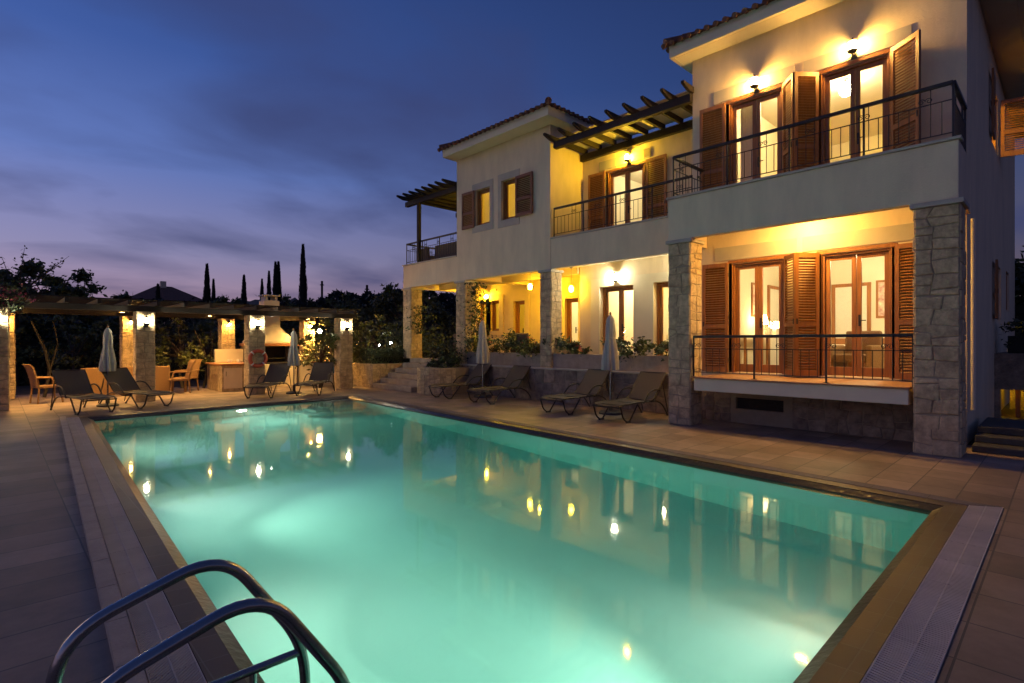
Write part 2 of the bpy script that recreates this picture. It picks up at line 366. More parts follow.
b = MB(); ring(b, C2, K2, -.034, -.034); ring(b, C2, C2, .006, -.034); ring(b, K2, K2, 0, -.034); structure('drain_channel', b, M['chan'])

# underwater lamps
def pool_lamp(p, n, label, k=1, aim=None, pw=300):
    t = thing('pool_light', label, 'pool light', (p[0],p[1],p[2]), 'underwater lamps in the pool walls')
    q = Vector((n[0],n[1],0)).to_track_quat('Z','Y').to_matrix().to_4x4()
    b = MB(); b.lathe([(.15,0),(.15,.02),(.125,.03),(.125,.0)], n=24)
    o = b.build('rim', M['steel'], t); o.location = (0,0,0); o.rotation_euler = q.to_euler()
    b = MB(); b.lathe([(.12*k,.008),(.12*k,.018),(.06*k,.03),(.001,.034)], n=24)
    o = b.build('lens', M['e_pool'], t, smooth=True); o.location = (0,0,0); o.rotation_euler = q.to_euler()
    if aim:
        sl = bpy.data.lights.new('beam','SPOT'); sl.energy = pw; sl.spot_size = R(80); sl.spot_blend = .75; sl.shadow_soft_size = .05; sl.color = (1,.93,.74)
        so_ = bpy.data.objects.new('beam', sl); COL.objects.link(so_); so_.parent = t; so_.location = Vector((n[0],n[1],0)).normalized()*.07; so_.rotation_euler = (-Vector(aim)).to_track_quat('Z','Y').to_euler()
def onedge(i, t): return POOL[i].lerp(POOL[(i+1) % 4], t)
p = onedge(3, (14.35-7.1)/13.42); pool_lamp((p.x+.004,p.y,-.62), (1,-.05), 'round underwater lamp in the ladder side wall, throwing a pale beam',1,(1,-.5,-.12),330)
p = onedge(3, (14.35-3.9)/13.42); pool_lamp((p.x+.004,p.y,-.62), (1,-.05), 'round underwater lamp in the pool wall beside the ladder',1,(1,-.1,-.15),30)
p = onedge(3, (14.35-11.3)/13.42); pool_lamp((p.x+.004,p.y,-.62), (1,-.05), 'added round underwater lamp in the ladder side wall nearest the far end',.9)  # extra lamp added to even out the glow of the water
p = onedge(2, .5); pool_lamp((p.x,p.y-.004,-.62), (.07,-1), 'round underwater lamp in the far end wall, facing the camera',1,(.25,-1,-.12),330)
p = onedge(0, .52); pool_lamp((p.x,p.y+.004,-.62), (0,1), 'round underwater lamp hidden under the near short edge of the pool',.6,(-.75,1,-.15),420)

# pool ladder: two bent rails with braces
def smooth_path(pts, r=.12, n=6):
    pts = [Vector(p) for p in pts]; out = [pts[0]]
    for i in range(1, len(pts)-1):
        a, b_, c = pts[i-1], pts[i], pts[i+1]
        q = min(r, (a-b_).length*.48, (c-b_).length*.48)
        p0 = b_+(a-b_).normalized()*q; p1 = b_+(c-b_).normalized()*q
        for k in range(n+1):
            t = k/n; out.append(p0*(1-t)**2+b_*2*t*(1-t)+p1*t*t)
    out.append(pts[-1]); return out
lad = thing('pool_ladder', 'bent steel pool ladder with two handrails at the near left pool edge', 'pool ladder', (.6,2.05,0))
for y in (2.25,1.82):
    b = MB(); b.tube(smooth_path([(.12,y,.0),(.14,y,.645),(.63,y,.795),(.95,y,.32),(.955,y,-1.0)],.16,8), .0215, 14)
    b.lathe([(.05,0),(.05,.008),(.03,.016)], (.12,y,.002), 16)
    b.build('handrail', M['steel'], lad, smooth=True)
    b = MB(); b.tube([(.125,y,.30),(.95,y,.295)], .017, 12); b.tube([(.74,y,.296),(.74,y,.0)], .015, 10)
    b.build('brace', M['steel'], lad, smooth=True)
for z in (-.25,-.52,-.8):
    b = MB(); b.box(.93,1.02,1.82,2.25,z-.015,z+.015); b.build('ladder_step', M['steel'], lad, bevel=.006)

# ------------------------------------------------------------------ stone cladding
def rects(W, H, smin, smax, r=rnd):
    out = []
    def cut(x, y, w_, h_, d=0):
        if w_ > smax or h_ > smax*.8 or (d < 2 and w_ > smin*1.8):
            if w_*.8 > h_ and w_ > smin*1.7:
                k = r.uniform(.35,.65)*w_; cut(x,y,k,h_,d+1); cut(x+k,y,w_-k,h_,d+1); return
            if h_ > smin*1.4:
                k = r.uniform(.35,.65)*h_; cut(x,y,w_,k,d+1); cut(x,y+k,w_,h_-k,d+1); return
        out.append((x,y,w_,h_))
    cut(0,0,W,H); return out
def clad(mb, o, u, v, n, W, H, smin=.12, smax=.33, m=0, joint=.007, hmin=.006, hmax=.022, jit=.065):
    o = Vector(o); u = Vector(u); v = Vector(v); n = Vector(n)
    def J(x, y):                                        # shared corner jitter keeps joints continuous
        def q(a, lim, k):
            if a < .01 or a > lim-.01: return a
            return a+jit*mnoise.noise(Vector((x*7.3+o.x+o.y*1.7, y*7.1+o.z, k+o.y*3)))
        return q(x,W,1.5), q(y,H,9.2)
    for x, y, w_, h_ in rects(W, H, smin, smax):
        c = [J(x,y),J(x+w_,y),J(x+w_,y+h_),J(x,y+h_)]
        cx_ = sum(p[0] for p in c)/4; cy_ = sum(p[1] for p in c)/4
        hh = rnd.uniform(hmin,hmax); k = len(mb.v)
        for ins, z in ((joint*.5,-.004),(joint*.5+.004,hh*.6),(joint*.5+.014,hh)):
            for px, py in c:
                dx, dy = px-cx_, py-cy_
                sx = max(0,1-ins/max(.02,abs(dx))); sy = max(0,1-ins/max(.02,abs(dy)))
                mb.v.append(tuple(o+u*(cx_+dx*sx)+v*(cy_+dy*sy)+n*z))
        for f in ((8,9,10,11),(0,1,5,4),(1,2,6,5),(2,3,7,6),(3,0,4,7),(4,5,9,8),(5,6,10,9),(6,7,11,10),(7,4,8,11)):
            mb.f.append(tuple(k+i for i in f)); mb.m.append(m)
def stone_block(mb, x0, x1, y0, y1, z0, z1, faces='xyXY', **k):
    mb.box(x0,x1,y0,y1,z0,z1,1); H = z1-z0
    if 'x' in faces: clad(mb,(x0,y1,z0),(0,-1,0),(0,0,1),(-1,0,0),y1-y0,H,**k)
    if 'X' in faces: clad(mb,(x1,y0,z0),(0,1,0),(0,0,1),(1,0,0),y1-y0,H,**k)
    if 'y' in faces: clad(mb,(x0,y0,z0),(1,0,0),(0,0,1),(0,-1,0),x1-x0,H,**k)
    if 'Y' in faces: clad(mb,(x1,y1,z0),(-1,0,0),(0,0,1),(0,1,0),x1-x0,H,**k)
STONE = [M['stone'], M['mortar']]; STONED = [M['stone_dark'], M['mortar']]

# ------------------------------------------------------------------ villa
XF, XB, XM, XP = 9.57, 10.9, 12.3, 13.8
Z0, C0, Z1, PT = .94, 3.59, 4.15, 4.4
villa = thing('villa', 'two storey cream villa with lit balconies, stone pillars and wooden shutters', 'house', (12,8,0))
def panel_x(mb, x0, x1, y0, y1, z0, z1, holes=(), m=0):
    ys = sorted({y0,y1,*[h[0] for h in holes],*[h[1] for h in holes]}); zs = sorted({z0,z1,*[h[2] for h in holes],*[h[3] for h in holes]})
    ys = [y for y in ys if y0 <= y <= y1]; zs = [z for z in zs if z0 <= z <= z1]
    def solid(i, j):
        if i < 0 or j < 0 or i >= len(ys)-1 or j >= len(zs)-1: return False
        a = (ys[i]+ys[i+1])/2; c = (zs[j]+zs[j+1])/2
        return not any(h[0] < a < h[1] and h[2] < c < h[3] for h in holes)
    for i in range(len(ys)-1):
        for j in range(len(zs)-1):
            if not solid(i,j): continue
            a,b_,c,d = ys[i],ys[i+1],zs[j],zs[j+1]
            mb.quad((x0,a,c),(x0,b_,c),(x0,b_,d),(x0,a,d),m); mb.quad((x1,a,c),(x1,b_,c),(x1,b_,d),(x1,a,d),m)
            if not solid(i-1,j): mb.quad((x0,a,c),(x1,a,c),(x1,a,d),(x0,a,d),m)
            if not solid(i+1,j): mb.quad((x0,b_,c),(x1,b_,c),(x1,b_,d),(x0,b_,d),m)
            if not solid(i,j-1): mb.quad((x0,a,c),(x1,a,c),(x1,b_,c),(x0,b_,c),m)
            if not solid(i,j+1): mb.quad((x0,a,d),(x1,a,d),(x1,b_,d),(x0,b_,d),m)
def panel_y(mb, y0, y1, x0, x1, z0, z1, holes=(), m=0):
    t = MB(); panel_x(t, y0, y1, x0, x1, z0, z1, holes, m); k = len(mb.v)
    mb.v += [(q[1],q[0],q[2]) for q in t.v]; mb.f += [tuple(k+i for i in f) for f in t.f]; mb.m += t.m

LD = [(3.79,4.80),(2.07,3.14)]      # lower doors of the near block
UD = [(3.82,4.86),(2.10,3.15)]      # upper doors
LZ = (Z0+.04, 3.20); UZ = (4.19, 6.50)
# near block
b = MB()
panel_x(b, XB, XB+.25, 1.1, 5.66, 0, 7.72, [(y0,y1,*LZ) for y0,y1 in LD]+[(y0,y1,*UZ) for y0,y1 in UD])
SW = [(14.85,16.25,5.75,7.0),(15.5,16.9,2.1,3.3),(18.4,19.4,2.4,3.4)]
panel_y(b, 1.1, 1.35, XB+.25, 21.6, 0, 7.72, SW)
b.box(XB+.25,21.6,5.41,5.66,0,7.72); b.box(21.35,21.6,1.35,5.41,0,7.72)
b.build('wall', M['stucco'], villa)
# middle and far block
MD = [(8.06,9.18,Z0+.06,3.14),(6.30,7.46,Z0+.06,3.14)]; MU = [(7.74,8.90,4.19,6.30)]
b = MB()
panel_x(b, XM, XM+.3, 5.66, 9.9, 0, 7.05, MD+MU)
LW = [(12.27,12.95,5.24,6.36),(11.13,11.75,5.22,6.40)]
panel_x(b, XB, XB+.25, 9.8, 13.9, C0, 7.72, LW)
b.box(XB+.25,XP+2,9.8,10.05,4.0,7.72); b.box(XB+.25,XP+2,13.65,13.9,4.0,7.72); b.box(XP+1.75,XP+2,10.05,13.65,4,7.72)
b.build('wall', M['stucco'], villa)
PD = [(13.62,14.2,Z0+.06,3.10),(14.98,15.5,2.02,3.18),(15.72,16.2,2.02,3.18),(11.15,11.72,Z0+.06,3.05)]
b = MB(); panel_x(b, XP, XP+.25, 9.9, 17.0, 0, 3.9, PD); b.build('wall', M['amber_lit'], villa)
# parapets (front beams) and slabs
b = MB(); b.box(XF,XF+.16,1.05,5.49,C0,PT); b.box(XF+.16,XB,1.05,1.2,C0,PT); b.box(XF+.16,XB,5.33,5.49,C0,PT); b.build('balcony_parapet', M['stucco'], villa, bevel=.012)
b = MB(); b.box(XB+.004,XB+.16,5.665,9.795,C0,PT); b.build('balcony_parapet', M['stucco'], villa, bevel=.012)
b = MB(); b.box(XB+.003,XB+.17,13.905,17.1,C0,PT); b.box(XB+.17,14.2,16.93,17.1,C0,PT); b.build('balcony_parapet', M['stucco'], villa, bevel=.012)
b = MB(); b.box(XF+.16,XB-.002,1.2,5.33,3.98,Z1); b.build('ceiling', M['white_stucco'], villa)
b = MB(); b.box(XB+.16,XM-.002,5.67,9.795,3.80,Z1); b.build('ceiling', M['white_stucco'], villa)
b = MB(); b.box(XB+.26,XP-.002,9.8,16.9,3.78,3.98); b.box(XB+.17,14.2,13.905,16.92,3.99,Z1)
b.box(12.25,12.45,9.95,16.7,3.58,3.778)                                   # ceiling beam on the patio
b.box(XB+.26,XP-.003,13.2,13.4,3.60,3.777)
b.build('ceiling', M['amber_lit'], villa)
b = MB(); b.box(XM+.3,XP+2.1,5.67,9.79,3.8,Z1); b.box(XB+.25,21.3,1.36,5.4,3.8,Z1); b.box(XM+.3,XP+2,5.67,9.78,6.9,7.05); b.build('floor_slab', M['white_stucco'], villa)
# parapet coping stones
for pts in ([(XF-.03,XF+.19,1.02,5.52,PT)], [(XB-.02,XB+.19,5.66,9.79,PT)], [(XB-.03,XB+.2,13.91,17.13,PT)]):
    b = MB()
    for x0,x1,y0,y1,z in pts: b.box(x0,x1,y0,y1,z+.001,z+.045)
    b.build('parapet_coping', M['band'], villa, bevel=.008)
# ground floor terrace of the near block
b = MB(); b.box(XF+.01,XB-.004,1.62,4.95,.68,Z0-.03); b.build('terrace_slab', M['white_stucco'], villa, bevel=.01)
b = MB(); b.box(XF-.03,XB-.004,1.60,4.97,Z0-.028,Z0); b.build('terrace_paving', M['slab_top'], villa, bevel=.008)
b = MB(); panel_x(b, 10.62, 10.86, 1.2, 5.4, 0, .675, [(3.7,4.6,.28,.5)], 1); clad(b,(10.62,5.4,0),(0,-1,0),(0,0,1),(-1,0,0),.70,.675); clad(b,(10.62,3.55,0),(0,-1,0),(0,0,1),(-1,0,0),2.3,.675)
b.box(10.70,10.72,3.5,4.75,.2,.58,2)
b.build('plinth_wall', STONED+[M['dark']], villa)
# stone pillars
def pillar(x0,x1,y0,y1,z0,z1,parent,mats=STONE,cap=True,name='pillar',capm='band',**k):
    b = MB(); stone_block(b,x0,x1,y0,y1,z0,z1,**k); o = b.build(name, mats, parent)
    if cap:
        b = MB(); b.box(x0-.05,x1+.05,y0-.05,y1+.05,z1,z1+.07); b.build('capital', M[capm], o, bevel=.01)
    return o
pillar(XF,XF+.5,1.04,1.55,0,C0-.075,villa); pillar(XF,XF+.45,5.02,5.47,0,C0-.075,villa)
pillar(XB+.02,XB+.46,9.79,10.19,.0,C0-.075,villa); pillar(XB+.02,XB+.46,13.5,13.96,0,C0-.075,villa); pillar(XB+.02,XB+.5,16.62,17.12,1.0,C0-.075,villa)
# patio floor, planter walls
b = MB(); b.box(11.25,XP,9.9,17.2,0,Z0+.05); b.box(11.25,XM-.002,5.66,9.899,0,Z0+.05); b.build('patio_floor', M['patio'], villa)
def planter(name, x0,x1,y0,y1,z0,z1, label, mats=STONED, **k):
    b = MB(); stone_block(b,x0,x1,y0,y1,z0,z1,**k); o = b.build(name, mats)
    tag(o, label, 'planter wall'); return o
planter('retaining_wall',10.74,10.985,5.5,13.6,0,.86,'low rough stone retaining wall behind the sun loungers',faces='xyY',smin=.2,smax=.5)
b = MB(); b.box(10.70,10.988,5.49,13.62,.861,.90); b.build('wall_coping', M['band'], bpy.data.objects['retaining_wall'], bevel=.01)
planter('planter_wall',10.99,11.24,5.5,9.785,.5,1.28,'upper planter wall below the middle patio doors',mats=[M['step'],M['step']],faces='',)  # darker step stone puts the shade of this face into its colour
planter('planter_wall',10.99,11.24,10.2,13.49,.5,1.28,'upper planter wall below the yellow lit patio',mats=[M['step'],M['step']],faces='')  # shaded face again, by the same darker stone colour
# side: drain pipe
b = MB(); b.tube([(XB-.05,1.02,.55),(XB-.05,1.02,3.5)],.03,10); b.build('drainpipe', M['white_stucco'], villa, smooth=True)

# stone bands round openings
def bands(rs, x, m='band', th_=.014):
    if len(rs) == 2:
        for q in rs: bands([q], x, m, th_)
        return
    b = MB()
    for y0,y1,z0,z1 in rs: b.box(x-th_, x+.01, y0,y1,z0,z1)
    b.build('stone_surround', M[m], villa)
bands([(3.56,5.16,3.285,3.56),(1.77,3.46,3.285,3.56)], XB)
bands([(3.60,5.18,6.585,6.84),(1.80,3.44,6.585,6.84)], XB); bands([(5.0,5.18,6.36,6.58),(1.80,1.98,6.36,6.58)], XB, 'mortar')
for (y0,y1,z0,z1) in LW: bands([(y0-.15,y1+.15,z1,z1+.2),(y0-.15,y1+.15,z0-.21,z0),(y0-.15,y0,z0,z1),(y1,y1+.15,z0,z1)], XB)
for (y0,y1,z0,z1) in MD: bands([(y0-.3,y1+.3,z1,z1+.24),(y0-.3,y0,z0,z1),(y1,y1+.3,z0,z1)], XM, 'white_stucco', .03)
bands([(7.55,9.2,6.42,6.66)], XM); bands([(9.0,9.2,6.2,6.42),(7.55,7.75,6.45,6.655)], XM, 'mortar', .018)
for (y0,y1,z0,z1) in PD: bands([(y0-.22,y1+.22,z1,z1+.2),(y0-.22,y0,z0,z1),(y1,y1+.22,z0,z1)]+([(y0-.22,y1+.22,z0-.16,z0)] if z0 > 1.5 else []), XP, 'amber_lit', .035)

# doors and windows
def opening(kind, y0, y1, z0, z1, x, double=True, rail=.16, label=None):
    """wooden frame in an opening, leaves and glass as sub-parts; outer face at x"""
    f = .045; b = MB()
    b.box(x,x+.12,y0-.0,y0+f,z0,z1); b.box(x,x+.12,y1-f,y1,z0,z1); b.box(x,x+.12,y0+f,y1-f,z1-f,z1)
    b.box(x-.03,x+.02,y0-.07,y0+.01,z0,z1+.05); b.box(x-.03,x+.02,y1-.01,y1+.07,z0,z1+.05); b.box(x-.035,x+.02,y0-.085,y1+.085,z1+.003,z1+.07)
    if kind == 'window': b.box(x-.02,x+.12,y0+f,y1-f,z0,z0+f)
    fr = b.build(kind, M['wood'], villa, bevel=.006)
    ym = (y0+y1)/2; segs = [(y0+f+.004,ym-.003),(ym+.003,y1-f-.004)] if double else [(y0+f+.004,y1-f-.004)]
    zb = z0+.012 if kind != 'window' else z0+f+.004; zt = z1-f-.004; s_ = .072 if kind != 'window' else .05
    for i,(a,c) in enumerate(segs):
        b = MB(); xa, xb = x+.045, x+.095
        b.box(xa,xb,a,a+s_,zb,zt); b.box(xa,xb,c-s_,c,zb,zt); b.box(xa,xb,a+s_,c-s_,zt-s_,zt); b.box(xa,xb,a+s_,c-s_,zb,zb+rail)
        b.build('door_leaf' if kind != 'window' else 'sash', M['wood'], fr, bevel=.005)
        b = MB(); b.box(xa+.02,xa+.028,a+s_-.008,c-s_+.008,zb+rail-.008,zt-s_+.008); b.build('glass_pane', M['glass'], fr)
    if kind != 'window':
        b = MB(); zz = z0+1.0; yy = ym-.05; b.box(x+.03,x+.046,yy-.018,yy+.018,zz-.1,zz+.1); b.tube([(x+.01,yy,zz),(x+.01,yy-.1,zz)],.009,8); b.tube([(x+.035,yy,zz),(x+.005,yy,zz)],.008,8)
        b.build('door_handle', M['iron'], fr, smooth=True)
    return fr
for y0,y1 in LD: opening('french_door',y0,y1,*LZ,XB+.03)
for y0,y1 in UD: opening('french_door',y0,y1,*UZ,XB+.03)
for d in MD: opening('french_door',*d,XM+.17)
for d in MU: opening('french_door',*d,XM+.03)
for d in LW: opening('window',*d,XB+.10,rail=.045,double=False)
opening('french_door',*PD[0],XP+.1,double=False); opening('french_door',*PD[3],XP+.1,double=False)
opening('window',*PD[1],XP+.12,double=False,rail=.05); opening('window',*PD[2],XP+.12,double=False,rail=.05)
# side windows (wall faces -y)
for x0,x1,z0,z1 in SW:
    b = MB(); y = 1.14
    b.box(x0,x0+.06,y,y+.1,z0,z1); b.box(x1-.06,x1,y,y+.1,z0,z1); b.box(x0+.06,x1-.06,y,y+.1,z1-.06,z1); b.box(x0+.06,x1-.06,y,y+.1,z0,z0+.06); b.box((x0+x1)/2-.03,(x0+x1)/2+.03,y+.01,y+.09,z0+.06,z1-.06)
    fr = b.build('window', M['wood'], villa, bevel=.005)
    b = MB(); b.box(x0+.06,x1-.06,y+.05,y+.058,z0+.06,z1-.06); b.build('glass_pane', M['glass'], fr)

# louvred shutters
def shutter(hinge, tip, z0, z1, m='wood'):
    """panel from hinge (x,y) towards tip, thickness 4 cm"""
    h = Vector((*hinge,0)); t = Vector((*tip,0)); d = (t-h); Wd = d.length; d /= Wd; n = Vector((-d.y,d.x,0))
    b = MB(); T = .02; s_ = .062; zm = z0+(z1-z0)*.42
    def bx(u0,u1,a,c,th_=T): b.obox(h+d*(u0+u1)/2+Vector((0,0,(a+c)/2)), d*(u1-u0)/2, n*th_, Vector((0,0,(c-a)/2)))
    bx(0,s_,z0,z1); bx(Wd-s_,Wd,z0,z1); bx(s_,Wd-s_,z0,z0+.1); bx(s_,Wd-s_,z1-.08,z1); bx(s_,Wd-s_,zm-.04,zm+.04)
    for a,c in ((z0+.1,zm-.04),(zm+.04,z1-.08)):
        k = max(3,int((c-a)/.048))
        for i in range(k):
            zc = a+(i+.5)*(c-a)/k
            b.obox(h+d*Wd/2+Vector((0,0,zc)), d*(Wd/2-s_), n*.014+Vector((0,0,.016)), (n*-.0025+Vector((0,0,.003))))
    o = b.build('shutter', M[m], villa)
    b = MB()
    for zz in (z0+.25,(z0+z1)/2,z1-.25): b.tube([h+Vector((0,0,zz-.04)),h+Vector((0,0,zz+.04))],.011,8)
    b.obox(t-d*.03+Vector((0,0,zm+.05)), d*.012, n*.03, Vector((0,0,.05)))
    b.build('hinge', M['iron'], o)
for D_, z in ((LD,LZ),(UD,UZ)):
    za, zb = z[0]+.005, z[1]+.03
    x = XB-.045
    shutter((x,D_[0][1]+.06),(x-.02,D_[0][1]+.60),za,zb)
    shutter((x,D_[0][0]-.03),(x-.34,D_[0][0]-.33),za,zb)
    shutter((x,D_[1][1]+.03),(x-.34,D_[1][1]+.33),za,zb)
    if z is UZ: shutter((x,D_[1][0]-.03),(x-.34,D_[1][0]-.47),za,zb)
    else: shutter((x,D_[1][0]-.05),(x-.02,D_[1][0]-.58),za,zb)
shutter((XM-.045,8.98),(XM-.06,9.54),4.2,6.36); shutter((XM-.045,7.66),(XM-.07,7.06),4.2,6.36)
shutter((XB-.045,12.97),(XB-.06,13.55),5.2,6.36,'wood_red'); shutter((XB-.045,11.10),(XB-.06,10.42),5.2,6.38,'wood_red')
shutter((14.80,1.06),(14.2,1.04),5.75,7.02); shutter((16.28,1.06),(16.45,.42),5.75,7.02)
shutter((15.45,1.06),(14.85,1.03),2.1,3.3)

# wrought iron railings
def scroll(mb, c, u, r, flip=1):
    pts = []
    for k in range(19):
        a = k/18*PI*2.6; q = r*(1-.75*k/18)
        pts.append(c+u*(flip*(r-q*math.cos(a)))+Vector((0,0,q*math.sin(a))))
    mb.tube(pts,.006,5)
def railing(path, z0, h, posts=1.05, zlow=.09, mid=.70, inner=.125):
    b = MB(); top = MB(); scs = []; pst = []
    for (ax,ay),(bx_,by) in zip(path, path[1:]):
        A = Vector((ax,ay,z0)); B = Vector((bx_,by,z0)); L_ = (B-A).length; u = (B-A)/L_
        top.bar(A+Vector((0,0,h)),B+Vector((0,0,h)),.06,.05)
        b.bar(A+Vector((0,0,h*mid)),B+Vector((0,0,h*mid)),.014,.014); b.bar(A+Vector((0,0,zlow)),B+Vector((0,0,zlow)),.022,.012)
        k = max(1,round(L_/posts)); nb = max(2,round(L_/inner))
        for i in range(nb+1):
            p = A+u*(L_*i/nb); up = h*mid
            if i % 6 in (2,3): up = h-.02
            b.tube([p+Vector((0,0,zlow)),p+Vector((0,0,up))],.0065,6)
            if i % 6 == 2 and i < nb:
                sc = MB(); scs.append(sc); q = p+u*(L_/nb/2); scroll(sc, q+Vector((0,0,h*mid+.06))-u*.002, u, .045, 1); scroll(sc, q+Vector((0,0,h*mid+.06))+u*.002, u, .045, -1)
        for i in range(k+1):
            p = A+u*(L_*i/k); pst.append(p)
    o = b.build('railing', M['iron'], villa)
    top.build('handrail', M['iron'], o, bevel=.006)
    for sc in scs: sc.build('scroll', M['iron'], o)
    seen = []
    for p in pst:
        if any((p-q).length < .05 for q in seen): continue
        seen.append(p); m = MB(); m.box(p.x-.013,p.x+.013,p.y-.013,p.y+.013,z0,z0+h-.01); m.box(p.x-.035,p.x+.035,p.y-.035,p.y+.035,z0+.0,z0+.008); m.build('post', M['iron'], o)
railing([(XB-.03,1.12),(XF+.08,1.12),(XF+.08,5.41),(XB-.03,5.41)], PT+.045, .79)
railing([(XB+.09,5.70),(XB+.09,9.74)], PT+.045, .78)
railing([(XB+.09,13.96),(XB+.09,17.0),(14.0,17.0)], PT+.045, .76)
railing([(XF+.06,1.57),(XF+.06,4.98)], Z0, .76, posts=1.25)

# roofs
def hip_roof(x0,x1,y0,y1,z,ridge=.36):
    b = MB(); b.box(x0,x1,y0,y1,z-.02,z+.0)
    fb = MB(); t_ = .09
    fb.box(x0,x0+t_,y0,y1,z-.02,z+.24); fb.box(x0+t_,x1,y0,y0+t_,z-.02,z+.24); fb.box(x0+t_,x1,y1-t_,y1,z-.02,z+.24); fb.box(x0+t_,x1,y0+t_,y1-t_,z-.02,z+.02)
    fb.build('eave', M['white_stucco'], villa, bevel=.01)
    e = .07; X0,X1,Y0,Y1 = x0-e,x1+e,y0-e,y1+e; z2 = z+.245; hw = min(X1-X0,Y1-Y0)/2; zr = z2+hw*ridge
    if X1-X0 > Y1-Y0: r0 = (X0+hw,(Y0+Y1)/2,zr); r1 = (X1-hw,(Y0+Y1)/2,zr)
    else: r0 = ((X0+X1)/2,Y0+hw,zr); r1 = ((X0+X1)/2,Y1-hw,zr)
    c = [(X0,Y0,z2),(X1,Y0,z2),(X1,Y1,z2),(X0,Y1,z2)]
    b = MB(); b.quad(*c)
    if X1-X0 > Y1-Y0: b.quad(c[0],c[1],r1,r0); b.poly([c[1],c[2],r1]); b.quad(c[2],c[3],r0,r1); b.poly([c[3],c[0],r0])
    else: b.poly([c[0],c[1],r0]); b.quad(c[1],c[2],r1,r0); b.poly([c[2],c[3],r1]); b.quad(c[3],c[0],r0,r1)
    rf = b.build('roof', M['roof'], villa)
    b = MB(); pitch = .19
    def row(a, d, n_in, L_):
        k = int(L_/pitch)
        for i in range(k+1):
            p = Vector(a)+Vector(d)*(L_*i/k); q = Vector(n_in)
            run = min(2.4, max(.05, min(L_*i/k, L_-L_*i/k)))
            p0 = p-q*.05+Vector((0,0,-.02)); p1 = p+q*run+Vector((0,0,run*ridge))
            b.tube([p0,p1],[.052,.048],8)
    row((X0,Y0,z2+.0),(0,1,0),(1,0,0),Y1-Y0); row((X0,Y0,z2+.0),(1,0,0),(0,1,0),X1-X0); row((X0,Y1,z2+.0),(1,0,0),(0,-1,0),X1-X0)
    b.build('eave_tile', M['roof'], rf, smooth=True)
    b = MB()
    for p,q in ((c[0],r0),(c[3],r0 if X1-X0 > Y1-Y0 else r1),(r0,r1)):
        p = Vector(p)+Vector((0,0,.06)); q = Vector(q)+Vector((0,0,.06)); L_ = (q-p).length; k = max(1,int(L_/.4))
        for i in range(k): b.tube([p.lerp(q,i/k),p.lerp(q,(i+1)/k)+Vector((0,0,.0))],[.09,.075],10)
    b.build('ridge_tile', M['roof'], rf, smooth=True)
hip_roof(10.42,22.0,.55,5.95,7.70); hip_roof(10.40,16.2,9.42,14.0,7.55)

# wooden pergolas on the villa
def rafter(mb, x0, x1, y, z, w_=.065, h_=.135):
    # tapered, notched tail at the front
    prof = [(x0,z+h_),(x0,z+h_*.62),(x0+.06,z+h_*.45),(x0+.16,z+.03),(x0+.26,z),(x1,z),(x1,z+h_)]
    k = len(mb.v); n = len(prof)
    mb.v += [(p[0],y-w_/2,p[1]) for p in prof]+[(p[0],y+w_/2,p[1]) for p in prof]
    mb.f.append(tuple(range(k,k+n))); mb.m.append(0); mb.f.append(tuple(reversed(range(k+n,k+2*n)))); mb.m.append(0)
    for i in range(n):
        j = (i+1) % n; mb.f.append((k+i,k+n+i,k+n+j,k+j)); mb.m.append(0)
pg = thing('balcony_pergola', 'dark timber pergola with cream cover over the middle balcony', 'pergola', (11.5,7.7,6.8))
b = MB(); b.box(10.82,10.96,5.67,9.62,6.80,6.98); b.build('beam', M['wood_dark'], pg, bevel=.008)
b = MB(); b.box(12.16,12.28,5.67,9.78,6.80,6.98); b.build('beam', M['wood_dark'], pg, bevel=.008)
for i in range(9):
    b = MB(); rafter(b,10.45,12.28,9.62-.495*i,6.985); b.build('rafter', M['wood_dark'], pg)
b = MB(); b.box(11.0,12.29,5.67,9.66,7.122,7.15); b.build('cover', M['canopy'], pg)
pg = thing('balcony_pergola', 'dark timber pergola on a slim post over the far left balcony', 'pergola', (12,15.4,4.4))
b = MB(); b.box(10.86,11.0,13.91,16.92,6.55,6.72); b.build('beam', M['wood_dark'], pg, bevel=.008)
b = MB(); b.box(13.2,13.34,13.91,16.92,6.55,6.72); b.build('beam', M['wood_dark'], pg, bevel=.008)
b = MB(); b.box(10.87,10.99,16.06,16.18,4.45,6.55); b.build('post', M['wood_dark'], pg, bevel=.008)
b = MB(); b.box(13.21,13.33,16.06,16.18,4.16,6.55); b.build('post', M['wood_dark'], pg, bevel=.008)
for i in range(8):
    b = MB(); rafter(b,10.38,13.6,16.7-.385*i,6.725); b.build('rafter', M['wood_dark'], pg)
b = MB(); b.box(11.05,13.5,13.92,16.8,6.862,6.89); b.build('cover', M['canopy'], pg)

# ------------------------------------------------------------------ rooms
def room(x0,x1,y0,y1,z0,z1):
    b = MB(); t_ = .06; side = y0 < 1.4
    b.box(x1,x1+t_,y0-t_,y1+t_,z0-t_,z1+t_,0); 
    if not side: b.box(x0,x1,y0-t_,y0,z0-t_,z1+t_,0)
    b.box(x0,x1,y1,y1+t_,z0-t_,z1+t_,0)
    b.box(x0,x1,y0,y1,z1,z1+t_,0); b.box(x0,x1,y0,y1,z0-t_,z0,1)
    b.build('interior_room', [M['inwall'],M['infloor']], villa)
room(XB+.252,15.2,1.45,5.30,Z0,3.7); room(XB+.252,17.2,1.36,5.30,Z1+.02,7.2); room(15.3,17.6,1.36,5.3,Z0,3.7)
room(XM+.302,16.0,5.75,9.75,Z1+.02,6.8); room(XM+.302,16.6,5.75,9.75,Z0,3.7)
room(XB+.252,14.0,10.12,13.6,Z1+.02,7.2); room(XP+.252,16.5,13.0,16.8,Z0,3.7); room(XP+.252,16.5,10.1,12.8,Z0,3.7)
